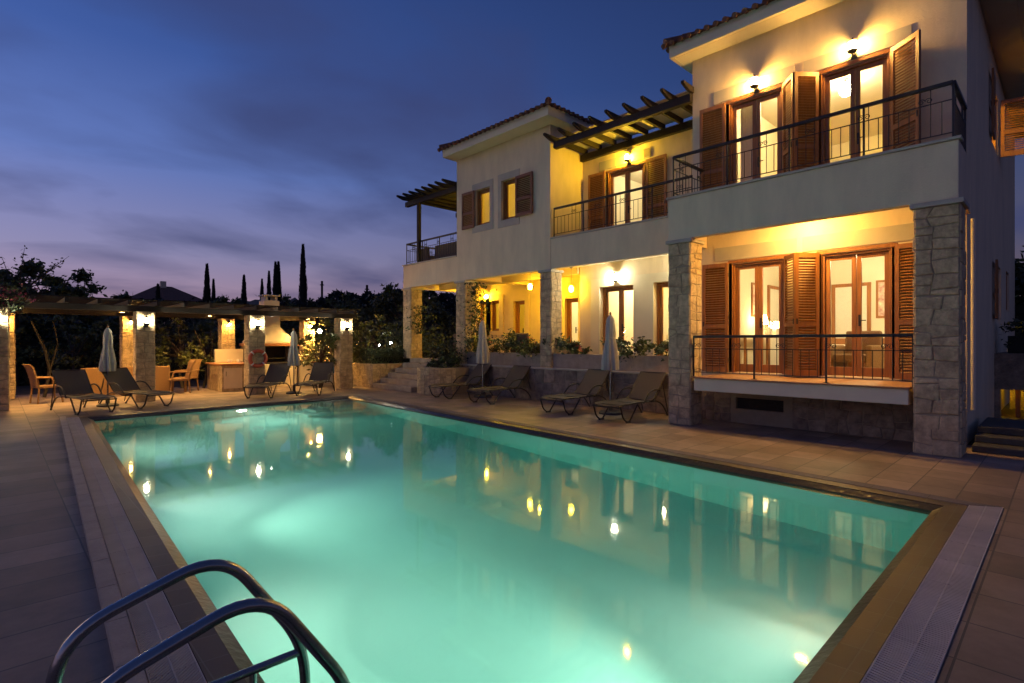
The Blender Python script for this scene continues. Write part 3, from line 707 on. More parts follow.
def ico(mb, c, r, m=0, n=10):
    mb.lathe([(r*math.sin(PI*k/6)+.0005, -r*math.cos(PI*k/6)) for k in range(7)], c, n, m)
def ceiling_lamp(x,y,z,label,mat_='e_room',r=.13):
    t = thing('ceiling_lamp', label, 'ceiling lamp', (x,y,z))
    b = MB(); b.lathe([(.05,0),(.05,-.03),(.012,-.035),(.012,-.12)],(x,y,z-.005),12); b.build('ceiling_rose', M['steel'], t)
    b = MB(); ico(b,(x,y,z-.24),r); b.build('globe', M[mat_], t, smooth=True)
ceiling_lamp(12.7,3.9,7.18,'round lit ceiling lamp inside the upper room over the near balcony, left door','e_room2'); ceiling_lamp(13.0,3.28,7.18,'round lit ceiling lamp seen through the right upper balcony door','e_room2')
ceiling_lamp(13.0,2.4,3.68,'round lit ceiling lamp inside the ground floor bedroom')
ceiling_lamp(14.3,8.3,6.78,'round lit ceiling lamp in the room behind the middle balcony','e_room2'); ceiling_lamp(14.6,8.6,3.68,'round lit ceiling lamp in the living room behind the patio door')
ceiling_lamp(12.6,11.9,7.18,'lit amber ceiling lamp behind the two small shuttered windows','e_pend',.10)
ceiling_lamp(15.2,14.6,3.68,'lit amber ceiling lamp inside the room behind the yellow patio','e_pend',.12); ceiling_lamp(15.2,11.4,3.68,'lit ceiling lamp behind the narrow patio door','e_room',.1)
def flush_lamp(x,y,z,label,m,r=.07):
    t = thing('ceiling_lamp', label, 'ceiling lamp', (x,y,z))
    b = MB(); b.lathe([(.11,-.001),(.11,-.02),(.09,-.025)],(x,y,z),16); b.build('ceiling_rose', M['steel'], t)
    b = MB(); b.lathe([(r,-.026),(r*.9,-.05),(r*.5,-.075),(.002,-.082)],(x,y,z),16); b.build('diffuser', M[m], t, smooth=True)
flush_lamp(10.3,3.3,3.98,'flush warm ceiling lamp over the ground floor terrace between the clad pillars','e_warm',.12)
flush_lamp(12.6,15.3,3.99,'added unseen flush amber ceiling lamp over the far end of the patio','e_gold',.12)  # added lamp, hidden by a pillar, to brighten the soffit and end pillar
flush_lamp(12.9,12.0,3.78,'flush amber ceiling lamp over the middle of the yellow patio','e_gold',.09)
flush_lamp(15.5,1.9,7.2,'flush amber lamp near the side window of the upper room','e_gold',.10)
flush_lamp(16.2,3.2,3.7,'small flush lamp in the side room on the ground floor','e_gold',.06)
def picture(cx,cy,cz,w_,h_,axis,label):
    t = thing('framed_picture', label, 'picture', (cx,cy,cz))
    b = MB(); c = MB()
    if axis == 'y':   # hangs on a wall facing -y
        b.box(cx-w_/2,cx+w_/2,cy-.03,cy-.002,cz-h_/2,cz+h_/2); c.box(cx-w_/2+.05,cx+w_/2-.05,cy-.034,cy-.03,cz-h_/2+.05,cz+h_/2-.05)
    else:
        b.box(cx-.03,cx-.002,cy-w_/2,cy+w_/2,cz-h_/2,cz+h_/2); c.box(cx-.034,cx-.03,cy-w_/2+.05,cy+w_/2-.05,cz-h_/2+.05,cz+h_/2-.05)
    b.build('picture_frame', M['wood'], t); c.build('print', M['paint_art'], t)
picture(13.35,5.30,2.62,.52,.82,'y','tall framed print with red blot above the lit table lamps'); picture(15.2,2.95,2.62,.5,.9,'x','framed portrait print on the back wall of the bedroom')
picture(16.6,8.0,2.75,.9,.8,'x','wide framed print on the living room back wall')
def inner_door(x,y,z0,axis):
    b = MB(); h_ = 2.1
    if axis == 'x': b.box(x-.05,x-.002,y-.42,y-.34,z0,z0+h_); b.box(x-.05,x-.002,y+.34,y+.42,z0,z0+h_); b.box(x-.05,x-.002,y-.34,y+.34,z0+h_-.08,z0+h_); b.box(x-.03,x-.002,y-.34,y+.34,z0,z0+h_-.08,1)
    else: b.box(x-.42,x-.34,y-.05,y-.002,z0,z0+h_); b.box(x+.34,x+.42,y-.05,y-.002,z0,z0+h_); b.box(x-.34,x+.34,y-.05,y-.002,z0+h_-.08,z0+h_); b.box(x-.34,x+.34,y-.03,y-.002,z0,z0+h_-.08,1)
    b.build('interior_door', [M['wood'],M['cloth_white']], villa)
inner_door(15.2,3.72,Z0,'x'); inner_door(14.5,5.3,Z0,'y'); inner_door(15.2,4.75,Z0,'x'); inner_door(17.2,3.4,Z1+.02,'x'); inner_door(15.95,8.9,Z1+.02,'x')
def table_lamp(x,y,z,label,h_=.5):
    t = thing('table_lamp', label, 'table lamp', (x,y,z))
    b = MB(); b.lathe([(.07,0),(.07,.02),(.03,.06),(.045,.16),(.015,.24),(.012,h_*.6)],(x,y,z),12); b.build('lamp_base', M['band'], t, smooth=True)
    b = MB(); b.lathe([(.15,h_*.55),(.10,h_)],(x,y,z),16); b.build('lamp_shade', M['e_shade'], t)
def box_table(name,x0,x1,y0,y1,z0,h_,label,m='wood'):
    t = thing(name,label,'table',((x0+x1)/2,(y0+y1)/2,z0))
    b = MB(); b.box(x0,x1,y0,y1,z0+h_-.04,z0+h_); b.build('tabletop', M[m], t, bevel=.006)
    for x in (x0+.04,x1-.04):
        for y in (y0+.04,y1-.04):
            b = MB(); b.box(x-.025,x+.025,y-.025,y+.025,z0,z0+h_-.041); b.build('leg', M[m], t)
box_table('console_table',12.5,13.9,4.85,5.25,Z0,.8,'wooden console table under the framed print with red blot')
table_lamp(13.1,5.05,Z0+.8,'larger lit table lamp on the console table'); table_lamp(13.75,5.0,Z0+.8,'smaller lit table lamp on the end of the console table',.36)
va_ = thing('flower_vase','vase of flowers on the console table between the two lit lamps','vase',(13.4,5.02,Z0+.8))
b = MB(); b.lathe([(.05,0),(.07,.06),(.045,.18),(.055,.22)],(13.4,5.02,Z0+.801),14); b.build('vase', M['band'], va_, smooth=True)
b = MB(); r_ = random.Random(4)
for _ in range(90): leaf(b, Vector((13.4+r_.gauss(0,.07),5.02+r_.gauss(0,.06),Z0+1.1+r_.gauss(0,.07))), .035, r_)
b.build('bouquet', M['leaf'], va_)
bed = thing('bed','bed with white linen inside the ground floor room','bed',(13.6,3.3,Z0))
b = MB(); b.box(12.9,14.9,2.9,4.4,Z0+.12,Z0+.34); b.build('bed_frame', M['wood'], bed, bevel=.02)
b = MB(); b.box(12.92,14.88,2.92,4.38,Z0+.341,Z0+.6); b.build('mattress', M['cloth_white'], bed, bevel=.06)
b = MB(); b.box(14.91,14.98,2.85,4.45,Z0,Z0+.75); b.build('headboard', M['wood'], bed, bevel=.02)
def curtain(x,y0,y1,z0,z1,label):
    b = MB(); n = 28
    P_ = [(x+.035*math.sin(i*1.35), y0+(y1-y0)*i/n) for i in range(n+1)]
    for s_ in (0,.006):
        for (a,c),(d,e_) in zip(P_,P_[1:]): b.quad((a+s_,c,z0),(d+s_,e_,z0),(d+s_,e_,z1),(a+s_,c,z1))
    tag(b.build('curtain', M['cloth_white'], smooth=True, merge=True), label, 'curtain', 'white curtains inside the upper rooms')
curtain(11.45,4.55,4.85,Z1+.05,7.0,'white curtain gathered at the left of the left upper balcony door'); curtain(11.45,2.05,2.3,Z1+.05,7.0,'white curtain gathered at the right of the right upper balcony door')
def armchair(proto_loc, rz, label, m, group=None):
    t = thing('armchair', label, 'armchair', (0,0,0), group)
    b = MB(); b.box(-.3,.3,-.3,.3,.26,.42); b.build('seat', m, t, bevel=.04)
    b = MB(); b.obox((-.32,0,.58),(.05,0,.02),(0,.33,0),(-.05,0,.30)); b.build('backrest', m, t, bevel=.04)
    for s_ in (-1,1):
        b = MB(); b.box(-.3,.32,s_*.36-.05,s_*.36+.05,.08,.60); b.build('armrest', m, t, bevel=.04)
    for sx in (-.27,.27):
        for sy in (-.3,.3):
            b = MB(); b.box(sx-.025,sx+.025,sy-.025,sy+.025,0,.25); b.build('leg', m, t)
    t.location = proto_loc; t.rotation_euler = (0,0,rz); return t
armchair((13.6,8.0,Z0),R(150),'white armchair inside the living room behind the patio door',M['cloth_white'])
armchair((11.9,11.7,Z0+.05),R(10),'brown rattan armchair on the yellow patio, its back to the pool',M['rattan_dark'],'rattan armchairs on the patio')
armchair((11.9,10.35,Z0+.05),R(-10),'brown rattan armchair on the patio beside the clad pillar',M['rattan_dark'],'rattan armchairs on the patio')
armchair((11.9,14.6,Z0+.05),R(20),'brown rattan armchair on the patio nearest the climbing plant',M['rattan_dark'],'rattan armchairs on the patio')
armchair((12.35,2.95,Z0),R(170),'rattan armchair just inside the right ground floor bedroom door',M['rattan'])
# balcony sofas
sf = thing('balcony_sofa','dark rattan sofa standing on the far left balcony','sofa',(11.6,14.7,Z1))
b = MB(); b.box(11.35,12.0,14.0,15.6,Z1+.1,Z1+.45); b.build('seat', M['rattan_dark'], sf, bevel=.04)
b = MB(); b.box(11.22,11.36,14.0,15.6,Z1+.1,Z1+.86); b.build('backrest', M['rattan_dark'], sf, bevel=.04)
armchair((11.7,16.45,Z1),R(0),'dark rattan armchair beside the balcony pergola post',M['rattan_dark'])

# ------------------------------------------------------------------ lamps
def wall_lamp(x,y,z,n,label,bulb,group='lit wall lamps on the house',r=.068,cap=True):
    """n: outward wall normal; x,y,z is the bulb centre, 12 cm off the wall"""
    t = thing('wall_lamp', label, 'wall lamp', (x,y,z), group)
    n = Vector((*n,0)); wl = Vector((x,y,z))-n*.12
    b = MB(); s_ = Vector((-n.y,n.x,0))
    b.obox(wl+n*.01+Vector((0,0,-.10)), n*.012, s_*.045, Vector((0,0,.08)))
    b.tube(smooth_path([wl+Vector((0,0,-.10)),wl+n*.12+Vector((0,0,-.16)),wl+n*.12+Vector((0,0,-.065))],.05),.009,8)
    b.lathe([(.012,-.13),(.07,-.10),(.085,-.072)],(x,y,z),14)
    b.build('bracket', M['iron'], t)
    if cap:
        b = MB(); b.lathe([(.085,.07),(.06,.09),(.012,.115),(.01,.15)],(x,y,z),14); b.build('lamp_cap', M['iron'], t)
    b = MB(); ico(b,(x,y,z),r); b.build('bulb', M[bulb], t, smooth=True)
wall_lamp(XB-.12,4.30,6.72,(-1,0),'glowing wall lamp above the left upper balcony door','e_warm')
wall_lamp(XB-.12,2.62,6.76,(-1,0),'glowing wall lamp above the right upper balcony door','e_warm')
wall_lamp(XM-.12,8.2,6.54,(-1,0),'amber wall lamp above the middle balcony door','e_gold',r=.066)
wall_lamp(XM-.12,8.6,3.36,(-1,0),'white wall lamp above the middle patio door','e_cool')
wall_lamp(XM-.12,6.4,3.5,(-1,0),'white wall lamp half hidden by the clad pillar','e_cool')
wall_lamp(XP-.12,15.62,3.34,(-1,0),'amber wall lamp over the small patio windows','e_gold',r=.075)
wall_lamp(13.0,14.05,6.35,(0,1),'amber wall lamp lighting the far balcony pergola','e_gold',r=.05)
def pendant(x,y,z,top,label):
    t = thing('pendant_lamp', label, 'pendant lamp', (x,y,z), 'pendant lamps over the patio')
    b = MB(); b.tube([(x,y,z+.1),(x,y,top)],.006,6); b.lathe([(.04,top-z-.03),(.04,top-z)],(x,y,z),10); b.build('cord', M['iron'], t)
    b = MB(); b.lathe([(.04,-.09),(.06,-.07),(.068,.04),(.04,.09)],(x,y,z),14); b.build('lamp_shade', M['e_pend'], t, smooth=True)
pendant(12.0,11.63,3.32,3.77,'glowing pendant lamp between the amber wall lamp and the clad pillar'); pendant(12.05,10.02,3.14,3.77,'glowing pendant lamp just beside the clad pillar')
pendant(13.0,6.95,3.05,3.68,'small glowing pendant lamp behind the partly hidden patio door')

# ------------------------------------------------------------------ garden pergola
gp = thing('garden_pergola', 'long stone pillared pergola with dark beams beyond the pool', 'pergola', (4.5,19,0))
PX = [(-.20,.25),(2.72,3.14),(5.55,6.01),(8.47,8.93)]; BX = [(-.02,.42),(2.88,3.28),(5.71,6.14),(8.60,9.04)]
pillar(-3.2,-2.75,17.2,17.65,0,2.42,gp,cap=False,smin=.12,smax=.3)
for x0,x1 in PX: pillar(x0,x1,17.2,17.62,0,2.42,gp,cap=False,smin=.12,smax=.3)
for x0,x1 in BX: pillar(x0,x1,20.5,20.9,0,2.42,gp,cap=False,smin=.08,smax=.22)
for y in (17.42,20.7):
    b = MB(); b.box(-4,9.12,y-.09,y+.09,2.42,2.57); b.build('beam', M['wood_dark'], gp, bevel=.01)
for i in range(21):
    b = MB(); x = -3.8+.635*i; b.box(x-.045,x+.045,16.95,21.3,2.572,2.69); b.build('rafter', M['wood_dark'], gp, bevel=.008)
for i in range(12):
    b = MB(); y = 17.05+.37*i; b.box(-4,9.15,y-.025,y+.025,2.693,2.725); b.build('batten', M['wood_dark'], gp)
names = ['beside the magenta flowers','beside the rattan sofa','above the orange life ring','nearest the villa steps']
for (x0,x1),nm in zip(PX,names): wall_lamp((x0+x1)/2,17.06,2.17,(0,-1),'white wall lamp on the pergola pillar '+nm,'e_lan','lit wall lamps on the pergola pillars',.055)
names = ['behind the magenta flowers','behind the rattan sofa','at the left end of the kitchen counter','beside the barbecue hood']
for (x0,x1),nm in zip(BX,names):
    x = (x0+x1)/2; t = thing('spotlight','small amber spotlight on the rear pergola pillar '+nm,'spotlight',(x,20.38,2.27),'small spotlights on the rear pergola pillars')
    b = MB(); b.tube([(x,20.48,2.30),(x,20.38,2.30),(x,20.36,2.24)],.035,10); b.build('housing', M['iron'], t)
    b = MB(); ico(b,(x,20.35,2.215),.033); b.build('bulb', M['e_spot'], t)
def downlight(x,y,z,label,m='e_small',r=.06):
    t = thing('downlight',label,'downlight',(x,y,z),'small lamps under the pergola beams')
    b = MB(); b.lathe([(r*1.35,0),(r*1.35,-.13),(r*1.2,-.13),(r*1.2,-.004)],(x,y,z),14); b.build('housing', M['iron'], t)
    b = MB(); ico(b,(x,y,z-.075),r*.8); b.build('bulb', M[m], t)
downlight(6.6,18.3,2.57,'white downlight under the pergola beam in front of the barbecue'); downlight(2.6,18.6,2.57,'amber downlight under the beam above the rattan sofa','e_down'); downlight(.3,18.0,2.57,'amber downlight under the beam near the magenta flowers','e_down',.06)
downlight(8.3,19.4,2.57,'amber downlight over the right kitchen counter','e_down')
downlight(5.0,19.2,2.57,'amber downlight over the left end of the kitchen counter','e_down')
# hanging lantern and light ring
t = thing('hanging_lantern','amber lantern hanging among the leaves behind the right counter','lantern',(9.1,20.2,2.0))
b = MB(); b.tube([(9.1,20.2,2.1),(9.1,20.2,2.62)],.005,6); b.build('cord', M['iron'], t)
b = MB(); ico(b,(9.1,20.2,2.02),.085); b.build('globe', M['e_spot'], t, smooth=True)
b = MB(); c = Vector((9.55,19.6,2.05)); b.tube([c+Vector((.12*math.cos(a),0,.12*math.sin(a))) for a in [2*PI*k/20 for k in range(21)]],.028,8); b.tube([c+Vector((0,0,.12)),c+Vector((0,0,.6))],.004,5)
tag(b.build('hanging_wreath', M['cloth_white'], smooth=True),'small pale wreath hanging beside the right front pergola pillar','wreath')
# life ring on the pillar
lr = thing('life_ring','orange red life ring hung on the pergola pillar by the kitchen','life ring',(5.78,17.1,1.08))
b = MB(); c = Vector((5.78,17.12,1.10)); b.tube([c+Vector((.23*math.cos(a),0,.23*math.sin(a))) for a in [2*PI*k/32 for k in range(33)]],.055,12); b.build('ring', M['red'], lr, smooth=True)
for a in (.25,.75,1.25,1.75):
    b = MB(); b.tube([c+Vector((.23*math.cos(a*PI+s_),0,.23*math.sin(a*PI+s_))) for s_ in (-.09,0,.09)],.058,12); b.build('band', M['cloth_white'], lr, smooth=True)

# outdoor kitchen
bq = thing('barbecue','white chimney barbecue with wooden mantel and dark firebox','barbecue',(7.3,20.4,0))
b = MB(); b.box(6.45,8.15,20.0,20.9,0,.80); b.build('base', M['white_stucco'], bq, bevel=.01)
b = MB(); b.box(6.45,6.62,20.0,20.9,.801,1.45); b.box(7.98,8.15,20.0,20.9,.801,1.45); b.box(6.62,7.98,20.75,20.9,.801,1.45); b.build('firebox_wall', M['stone_dark'], bq)
b = MB(); b.box(6.63,7.97,20.05,20.748,.802,.86); b.box(6.63,7.97,20.70,20.747,.861,1.44); b.build('firebox', M['dark'], bq)
b = MB(); b.box(6.40,8.20,19.95,20.92,1.451,1.56); b.build('mantel', M['wood_top'], bq, bevel=.01)
hood = [(6.50,8.10,20.0,20.9,1.561),(6.50,8.10,20.0,20.9,1.62),(7.05,7.60,20.2,20.8,2.15),(7.05,7.60,20.25,20.8,2.9)]
b = MB()
for (a,b0,c0,d0,z_a),(e0,f0,g0,h0,z_b) in zip(hood,hood[1:]):
    p = [(a,c0,z_a),(b0,c0,z_a),(b0,d0,z_a),(a,d0,z_a)]; q = [(e0,g0,z_b),(f0,g0,z_b),(f0,h0,z_b),(e0,h0,z_b)]
    for i in range(4): b.quad(p[i],p[(i+1) % 4],q[(i+1) % 4],q[i])
b.poly([(7.05,20.25,2.9),(7.6,20.25,2.9),(7.6,20.8,2.9),(7.05,20.8,2.9)])
b.build('hood', M['white_stucco'], bq)
b = MB(); b.box(7.05,7.6,20.25,20.8,2.901,3.12); b.box(7.1,7.2,20.3,20.75,3.121,3.28); b.box(7.45,7.55,20.3,20.75,3.121,3.28); b.box(7.03,7.62,20.22,20.83,3.281,3.33); b.build('chimney', M['white_stucco'], bpy.data.objects['hood'], bevel=.01)
b = MB(); b.box(6.8,7.8,20.1,20.14,1.0,1.02); [b.tube([(6.75+.08*i,20.08,1.0),(6.75+.08*i,20.6,1.0)],.006,5) for i in range(14)]; b.build('grill_grate', M['steel'], bq)
def cabinet(name,x0,x1,y0,y1,h_,label,panels,m='white_stucco'):
    t = thing(name,label,'kitchen counter',((x0+x1)/2,(y0+y1)/2,0))
    b = MB(); b.box(x0,x1,y0,y1,0,h_-.06); b.build('cabinet', M[m], t, bevel=.008)
    b = MB(); b.box(x0-.06,x1+.06,y0-.08,y1+.04,h_-.06,h_); b.build('worktop', M['wood_top'], t, bevel=.008)
    for a,c,mm in panels:
        b = MB(); b.box(a,c,y0-.022,y0-.001,.1,h_-.14); dr = b.build('cupboard_door', M[mm], t, bevel=.004); b = MB(); b.tube([(a+.06,y0-.04,h_-.25),(a+.06,y0-.04,h_-.4)],.008,6); b.build('handle', M['steel'], dr)
cabinet('kitchen_counter',5.25,6.30,18.8,20.45,.90,'left kitchen counter with wooden worktop behind the life ring pillar',[(5.30,5.85,'stucco'),(5.90,6.25,'white_stucco')],'stone')
cabinet('kitchen_counter',8.22,9.35,18.9,20.45,.90,'right kitchen counter with wooden worktop beside the barbecue',[(8.28,8.62,'paper'),(8.66,9.0,'paper')])
b = MB(); b.box(8.95,9.28,18.86,18.876,.38,.80); o = thing('notice_board','small white notice board with blue print on the right counter','notice board',(9.1,18.87,.4)); b.build('board', M['paper'], o)
b = MB(); b.box(8.99,9.24,18.852,18.859,.45,.74); b.build('printed_panel', M['blue_print'], o)
b = MB(); b.box(5.5,6.4,20.46,20.62,0,1.35); b.box(8.2,9.6,20.46,20.62,0,1.12); tag(b.build('back_wall', M['white_stucco']),'low pale wall behind the kitchen counters','wall')
for i,(x,y) in enumerate(((5.8,19.9),(6.05,19.75))):
    b = MB(); b.lathe([(.05,0),(.075,.05),(.08,.10),(.075,.10),(.045,.02)],(x,y,.902),14); tag(b.build('pot', M['paper'], smooth=True),('small white pot on the left kitchen counter nearest the pillar','small white pot on the left kitchen counter toward the barbecue')[i],'pot')
b = MB(); b.lathe([(.12,0),(.14,.10),(.13,.12),(.04,.14),(.02,.17)],(7.0,20.2,1.021),14); tag(b.build('cooking_pot', M['steel'], smooth=True),'steel cooking pot on the barbecue grill','pot')

# rattan dining seats under the pergola
def garden_sofa(x0,x1,y,label):
    t = thing('garden_sofa',label,'sofa',((x0+x1)/2,y,0),'honey rattan sofas under the pergola')
    b = MB(); b.box(x0,x1,y,y+.10,.06,.86); b.build('backrest', M['rattan'], t, bevel=.03)
    b = MB(); b.box(x0+.12,x1-.12,y+.105,y+.75,.2,.45); b.build('seat', M['rattan'], t, bevel=.03)
    for a in (x0,x1-.11):
        b = MB(); b.box(a,a+.11,y+.105,y+.78,.06,.64); b.build('armrest', M['rattan'], t, bevel=.03)
garden_sofa(1.75,2.55,19.3,'short honey rattan sofa with its back to the pool, left of the pillar'); garden_sofa(2.72,3.95,19.4,'long honey rattan sofa behind the lamp lit pergola pillar')
rc = thing('rattan_chair','rattan chair','chair',(0,0,0),'honey rattan chairs under the pergola')
b = MB(); b.box(-.26,.26,-.26,.26,.40,.46); b.build('seat', M['rattan'], rc, bevel=.02)
b = MB(); prof = [(-.24,.46),(-.28,.7),(-.36,.95),(-.42,1.02)]
for (a,z_a),(c,z_b) in zip(prof,prof[1:]): b.obox(((a+c)/2,0,(z_a+z_b)/2),((c-a)/2,0,(z_b-z_a)/2+.004),(0,.24,0),(.02,0,.004))
b.build('backrest', M['rattan'], rc)
for sx in (-1,1):
    for sy in (-1,1):
        b = MB(); b.tube([(sx*.23,sy*.23,.40),(sx*.26,sy*.25,0)],.022,8); b.build('leg', M['rattan'], rc)
for sy in (-1,1):
    b = MB(); b.tube(smooth_path([(-.30,sy*.25,.68),(.2,sy*.27,.66),(.24,sy*.25,.42)],.08),.02,8); b.build('armrest', M['rattan'], rc, smooth=True)
for i,(x,y,rz,lb) in enumerate(((1.0,18.7,R(15),'honey rattan chair in profile left of the sunloungers'),(4.15,19.3,R(180),'honey rattan chair in profile between the sofa and the kitchen'),(4.5,20.0,R(-150),'honey rattan chair tucked behind the profile chair near the kitchen'))):
    place(rc, i==0, (x,y,0), rz, lb)
box_table('dining_table',1.9,3.7,20.25,20.95,0,.74,'dining table behind the rattan sofas under the pergola','wood_top')

# ------------------------------------------------------------------ sun loungers and parasols
lg = thing('sun_lounger','sun lounger','sun lounger',(0,0,0),'taupe sling sun loungers round the pool')
YW = .31; zs = .36; ang = R(46); hx, hz = -.22, zs; bt = (hx-.78*math.cos(ang), hz+.78*math.sin(ang))
b = MB()
for s_ in (-1,1):
    y = s_*YW
    b.tube(smooth_path([(bt[0],y,bt[1]),(hx,y,hz),(.95,y,zs),(1.05,y,zs-.04)],.08),.017,10)
for x in (hx-.06,.35,.9): b.tube([(x,-YW,zs-.012),(x,YW,zs-.012)],.012,8)
b.tube([(bt[0],-YW,bt[1]),(bt[0],YW,bt[1])],.014,8); b.tube([(1.05,-YW,zs-.04),(1.05,YW,zs-.04)],.014,8)
b.tube([(hx-.40,-YW,.70),(hx-.62,-YW,.06)],.011,8); b.tube([(hx-.40,YW,.70),(hx-.62,YW,.06)],.011,8)
b.build('frame', M['alu'], lg, smooth=True)
b = MB(); n = 14
def sling(p0, p1, sag):
    for k in range(n):
        for t_ in (0,1):
            pass
    A = Vector(p0); B = Vector(p1); d = (B-A); nrm = Vector((-d.z,0,d.x)).normalized()
    rows = []
    for k in range(n+1):
        t_ = k/n; rows.append([A+d*t_+Vector((0,YW*.97*q,0))-nrm*sag*(1-q*q) for q in (-1,-.6,-.2,.2,.6,1)])
    for k in range(n):
        for j in range(5):
            b.quad(rows[k][j],rows[k][j+1],rows[k+1][j+1],rows[k+1][j]); o_ = -nrm*.006
            b.quad(rows[k][j]+o_,rows[k+1][j]+o_,rows[k+1][j+1]+o_,rows[k][j+1]+o_)
sling((hx+.02,0,zs+.012),(1.03,0,zs+.004),.025); b.build('seat_sling', M['sling'], lg, smooth=True)
b = MB(); sling((hx-.02,0,hz+.02),(bt[0]+.01,0,bt[1]+.004),-.02); b.build('backrest_sling', M['sling'], lg, smooth=True)
for s_ in (-1,1):
    y = s_*(YW+.012)
    b = MB(); b.tube(smooth_path([(1.02,y,zs-.02),(.93,y,.10),(.80,y,.015),(.70,y,.015),(.40,y,zs-.02)],.10),.016,10); q_ = b.build('leg', M['alu'], lg, smooth=True); b = MB(); b.tube([(.82,y,.012),(.68,y,.012)],.02,8); b.build('foot_cap', M['plinth'], q_)
    b = MB(); b.tube(smooth_path([(hx-.58,y,.014),(hx-.36,y,.26),(hx-.1,y,zs-.01),(hx+.1,y,zs-.015)],.14),.016,10); q_ = b.build('leg', M['alu'], lg, smooth=True); b = MB(); b.tube([(hx-.585,y,.0),(hx-.56,y,.04)],.021,8); b.build('foot_cap', M['plinth'], q_)
    b = MB(); y2 = s_*(YW+.03); b.tube(smooth_path([(hx-.22,y2,hz+.20),(hx-.06,y2,hz+.24),(hx+.2,y2,hz+.20),(hx+.42,y2,zs-.015)],.16),.017,10); b.build('armrest', M['alu'], lg, smooth=True)
# foot end points along local +x
lpos = [((1.45,15.85),-.75,'sun lounger nearest the left pergola pillar, beside the rattan chair'),
        ((2.5,16.2),-.56,'sun lounger in front of the lamp lit pillar, right of the leftmost parasol'),
        ((5.95,16.55),-2.3,'sun lounger in front of the life ring pillar'),
        ((7.25,16.3),-2.3,'sun lounger in front of the right kitchen counter'),
        ((9.95,12.32),PI-.04,'sun lounger nearest the villa steps and raised planter'),
        ((9.95,10.65),PI+.05,'sun lounger under the yellow lit patio, right of a closed parasol'),
        ((9.84,7.92),PI+.02,'sun lounger below the middle patio door, left of the parasol nearest the clad pillar'),
        ((9.76,6.38),PI+.02,'sun lounger nearest the large clad pillar')]
for i,((x,y),rz,lb) in enumerate(lpos): place(lg, i==0, (x,y,.004), rz if abs(rz) > 1.5 else rz-.6, lb)
ps = thing('closed_parasol','closed parasol','parasol',(0,0,0),'closed cream parasols between the loungers')
b = MB(); b.lathe([(.26,0),(.26,.035),(.22,.06),(.05,.075),(.045,.28),(.03,.30)],n=20); b.build('base', M['plinth'], ps, smooth=True)
b = MB(); b.tube([(0,0,.07),(0,0,2.22)],.020,12); b.build('pole', M['steel'], ps, smooth=True)
wob = lambda a,z: 1+.26*math.cos(8*a+.6*math.sin(z*5))*min(1,max(.15,(2.2-z)*1.2))+.05*math.cos(3*a+z*4)
b = MB(); b.lathe([(.15,.98),(.165,1.0),(.16,1.2),(.135,1.45),(.10,1.68),(.105,1.80),(.10,2.0),(.075,2.12),(.03,2.2)],n=48,wob=wob); b.build('canopy', M['canopy'], ps, smooth=True)
b = MB(); b.lathe([(.10,2.07),(.075,2.15),(.03,2.215),(.012,2.23)],n=10,wob=lambda a,z:1+.06*math.cos(5*a)); b.build('vent_cap', M['canopy'], ps)
b = MB(); b.lathe([(.02,2.22),(.028,2.25),(.012,2.29)],n=10); b.build('finial', M['wood'], ps)
b = MB(); b.lathe([(.106,1.68),(.112,1.70),(.106,1.72)],n=24); b.build('strap', M['canopy'], ps)
for i,(x,y,s_,lb) in enumerate(((2.05,16.7,.88,'closed parasol between the two leftmost loungers'),(6.72,16.75,.88,'closed parasol in front of the barbecue'),(10.2,11.8,1.0,'closed parasol below the yellow lit patio'),(9.9,7.1,.99,'closed parasol in front of the middle patio door'))):
    place(ps, i==0, (x,y,.002), .4*i, lb, s_)

# ------------------------------------------------------------------ steps and raised planters
st = thing('stone_steps','broad pale stone steps rising from the deck to the patio','steps',(10.2,15.8,0))
for k in range(6):
    b = MB(); x0 = 9.50+.29*k; b.box(x0,11.26,14.45+.02*k,16.85-.02*k,.17*k+.001*k,.17*(k+1)); b.build('step', M['step'], st, bevel=.012)
planter('raised_planter',9.5,11.3,16.87,18.9,0,.83,'square stone raised planter with a clipped hedge left of the steps',mats=STONE,smin=.12,smax=.32)
b = MB(); n = 14; cxp, cyp = 10.35, 13.35
pl = MB(); prev = None
pts = [(9.62+.35*(1-math.cos(t_)), 14.22-.35*(1-math.sin(t_))) for t_ in []]
ring_pts = []
for k in range(n+1):
    a = PI*.5+PI*k/n; ring_pts.append((10.2+.75*math.cos(a), 13.8+.74*math.sin(a)))
poly_ = [(10.70,14.54)]+ring_pts+[(10.70,13.06)]
pl.prism(poly_, 0, .80, 1)
for a,c in zip(ring_pts,ring_pts[1:]):
    u = Vector((c[0]-a[0],c[1]-a[1],0)); W_ = u.length; u /= W_
    for kk in range(4):
        pass
    clad(pl,(a[0],a[1],0),u,(0,0,1),Vector((u.y,-u.x,0))*(1 if (Vector((u.y,-u.x,0)).dot(Vector((a[0]-10.3,a[1]-13.8,0))) > 0) else -1),W_,.80,smin=.1,smax=.3,jit=0)
tag(pl.build('raised_planter', STONE),'rounded stone raised planter with low plants right of the steps','planter wall')
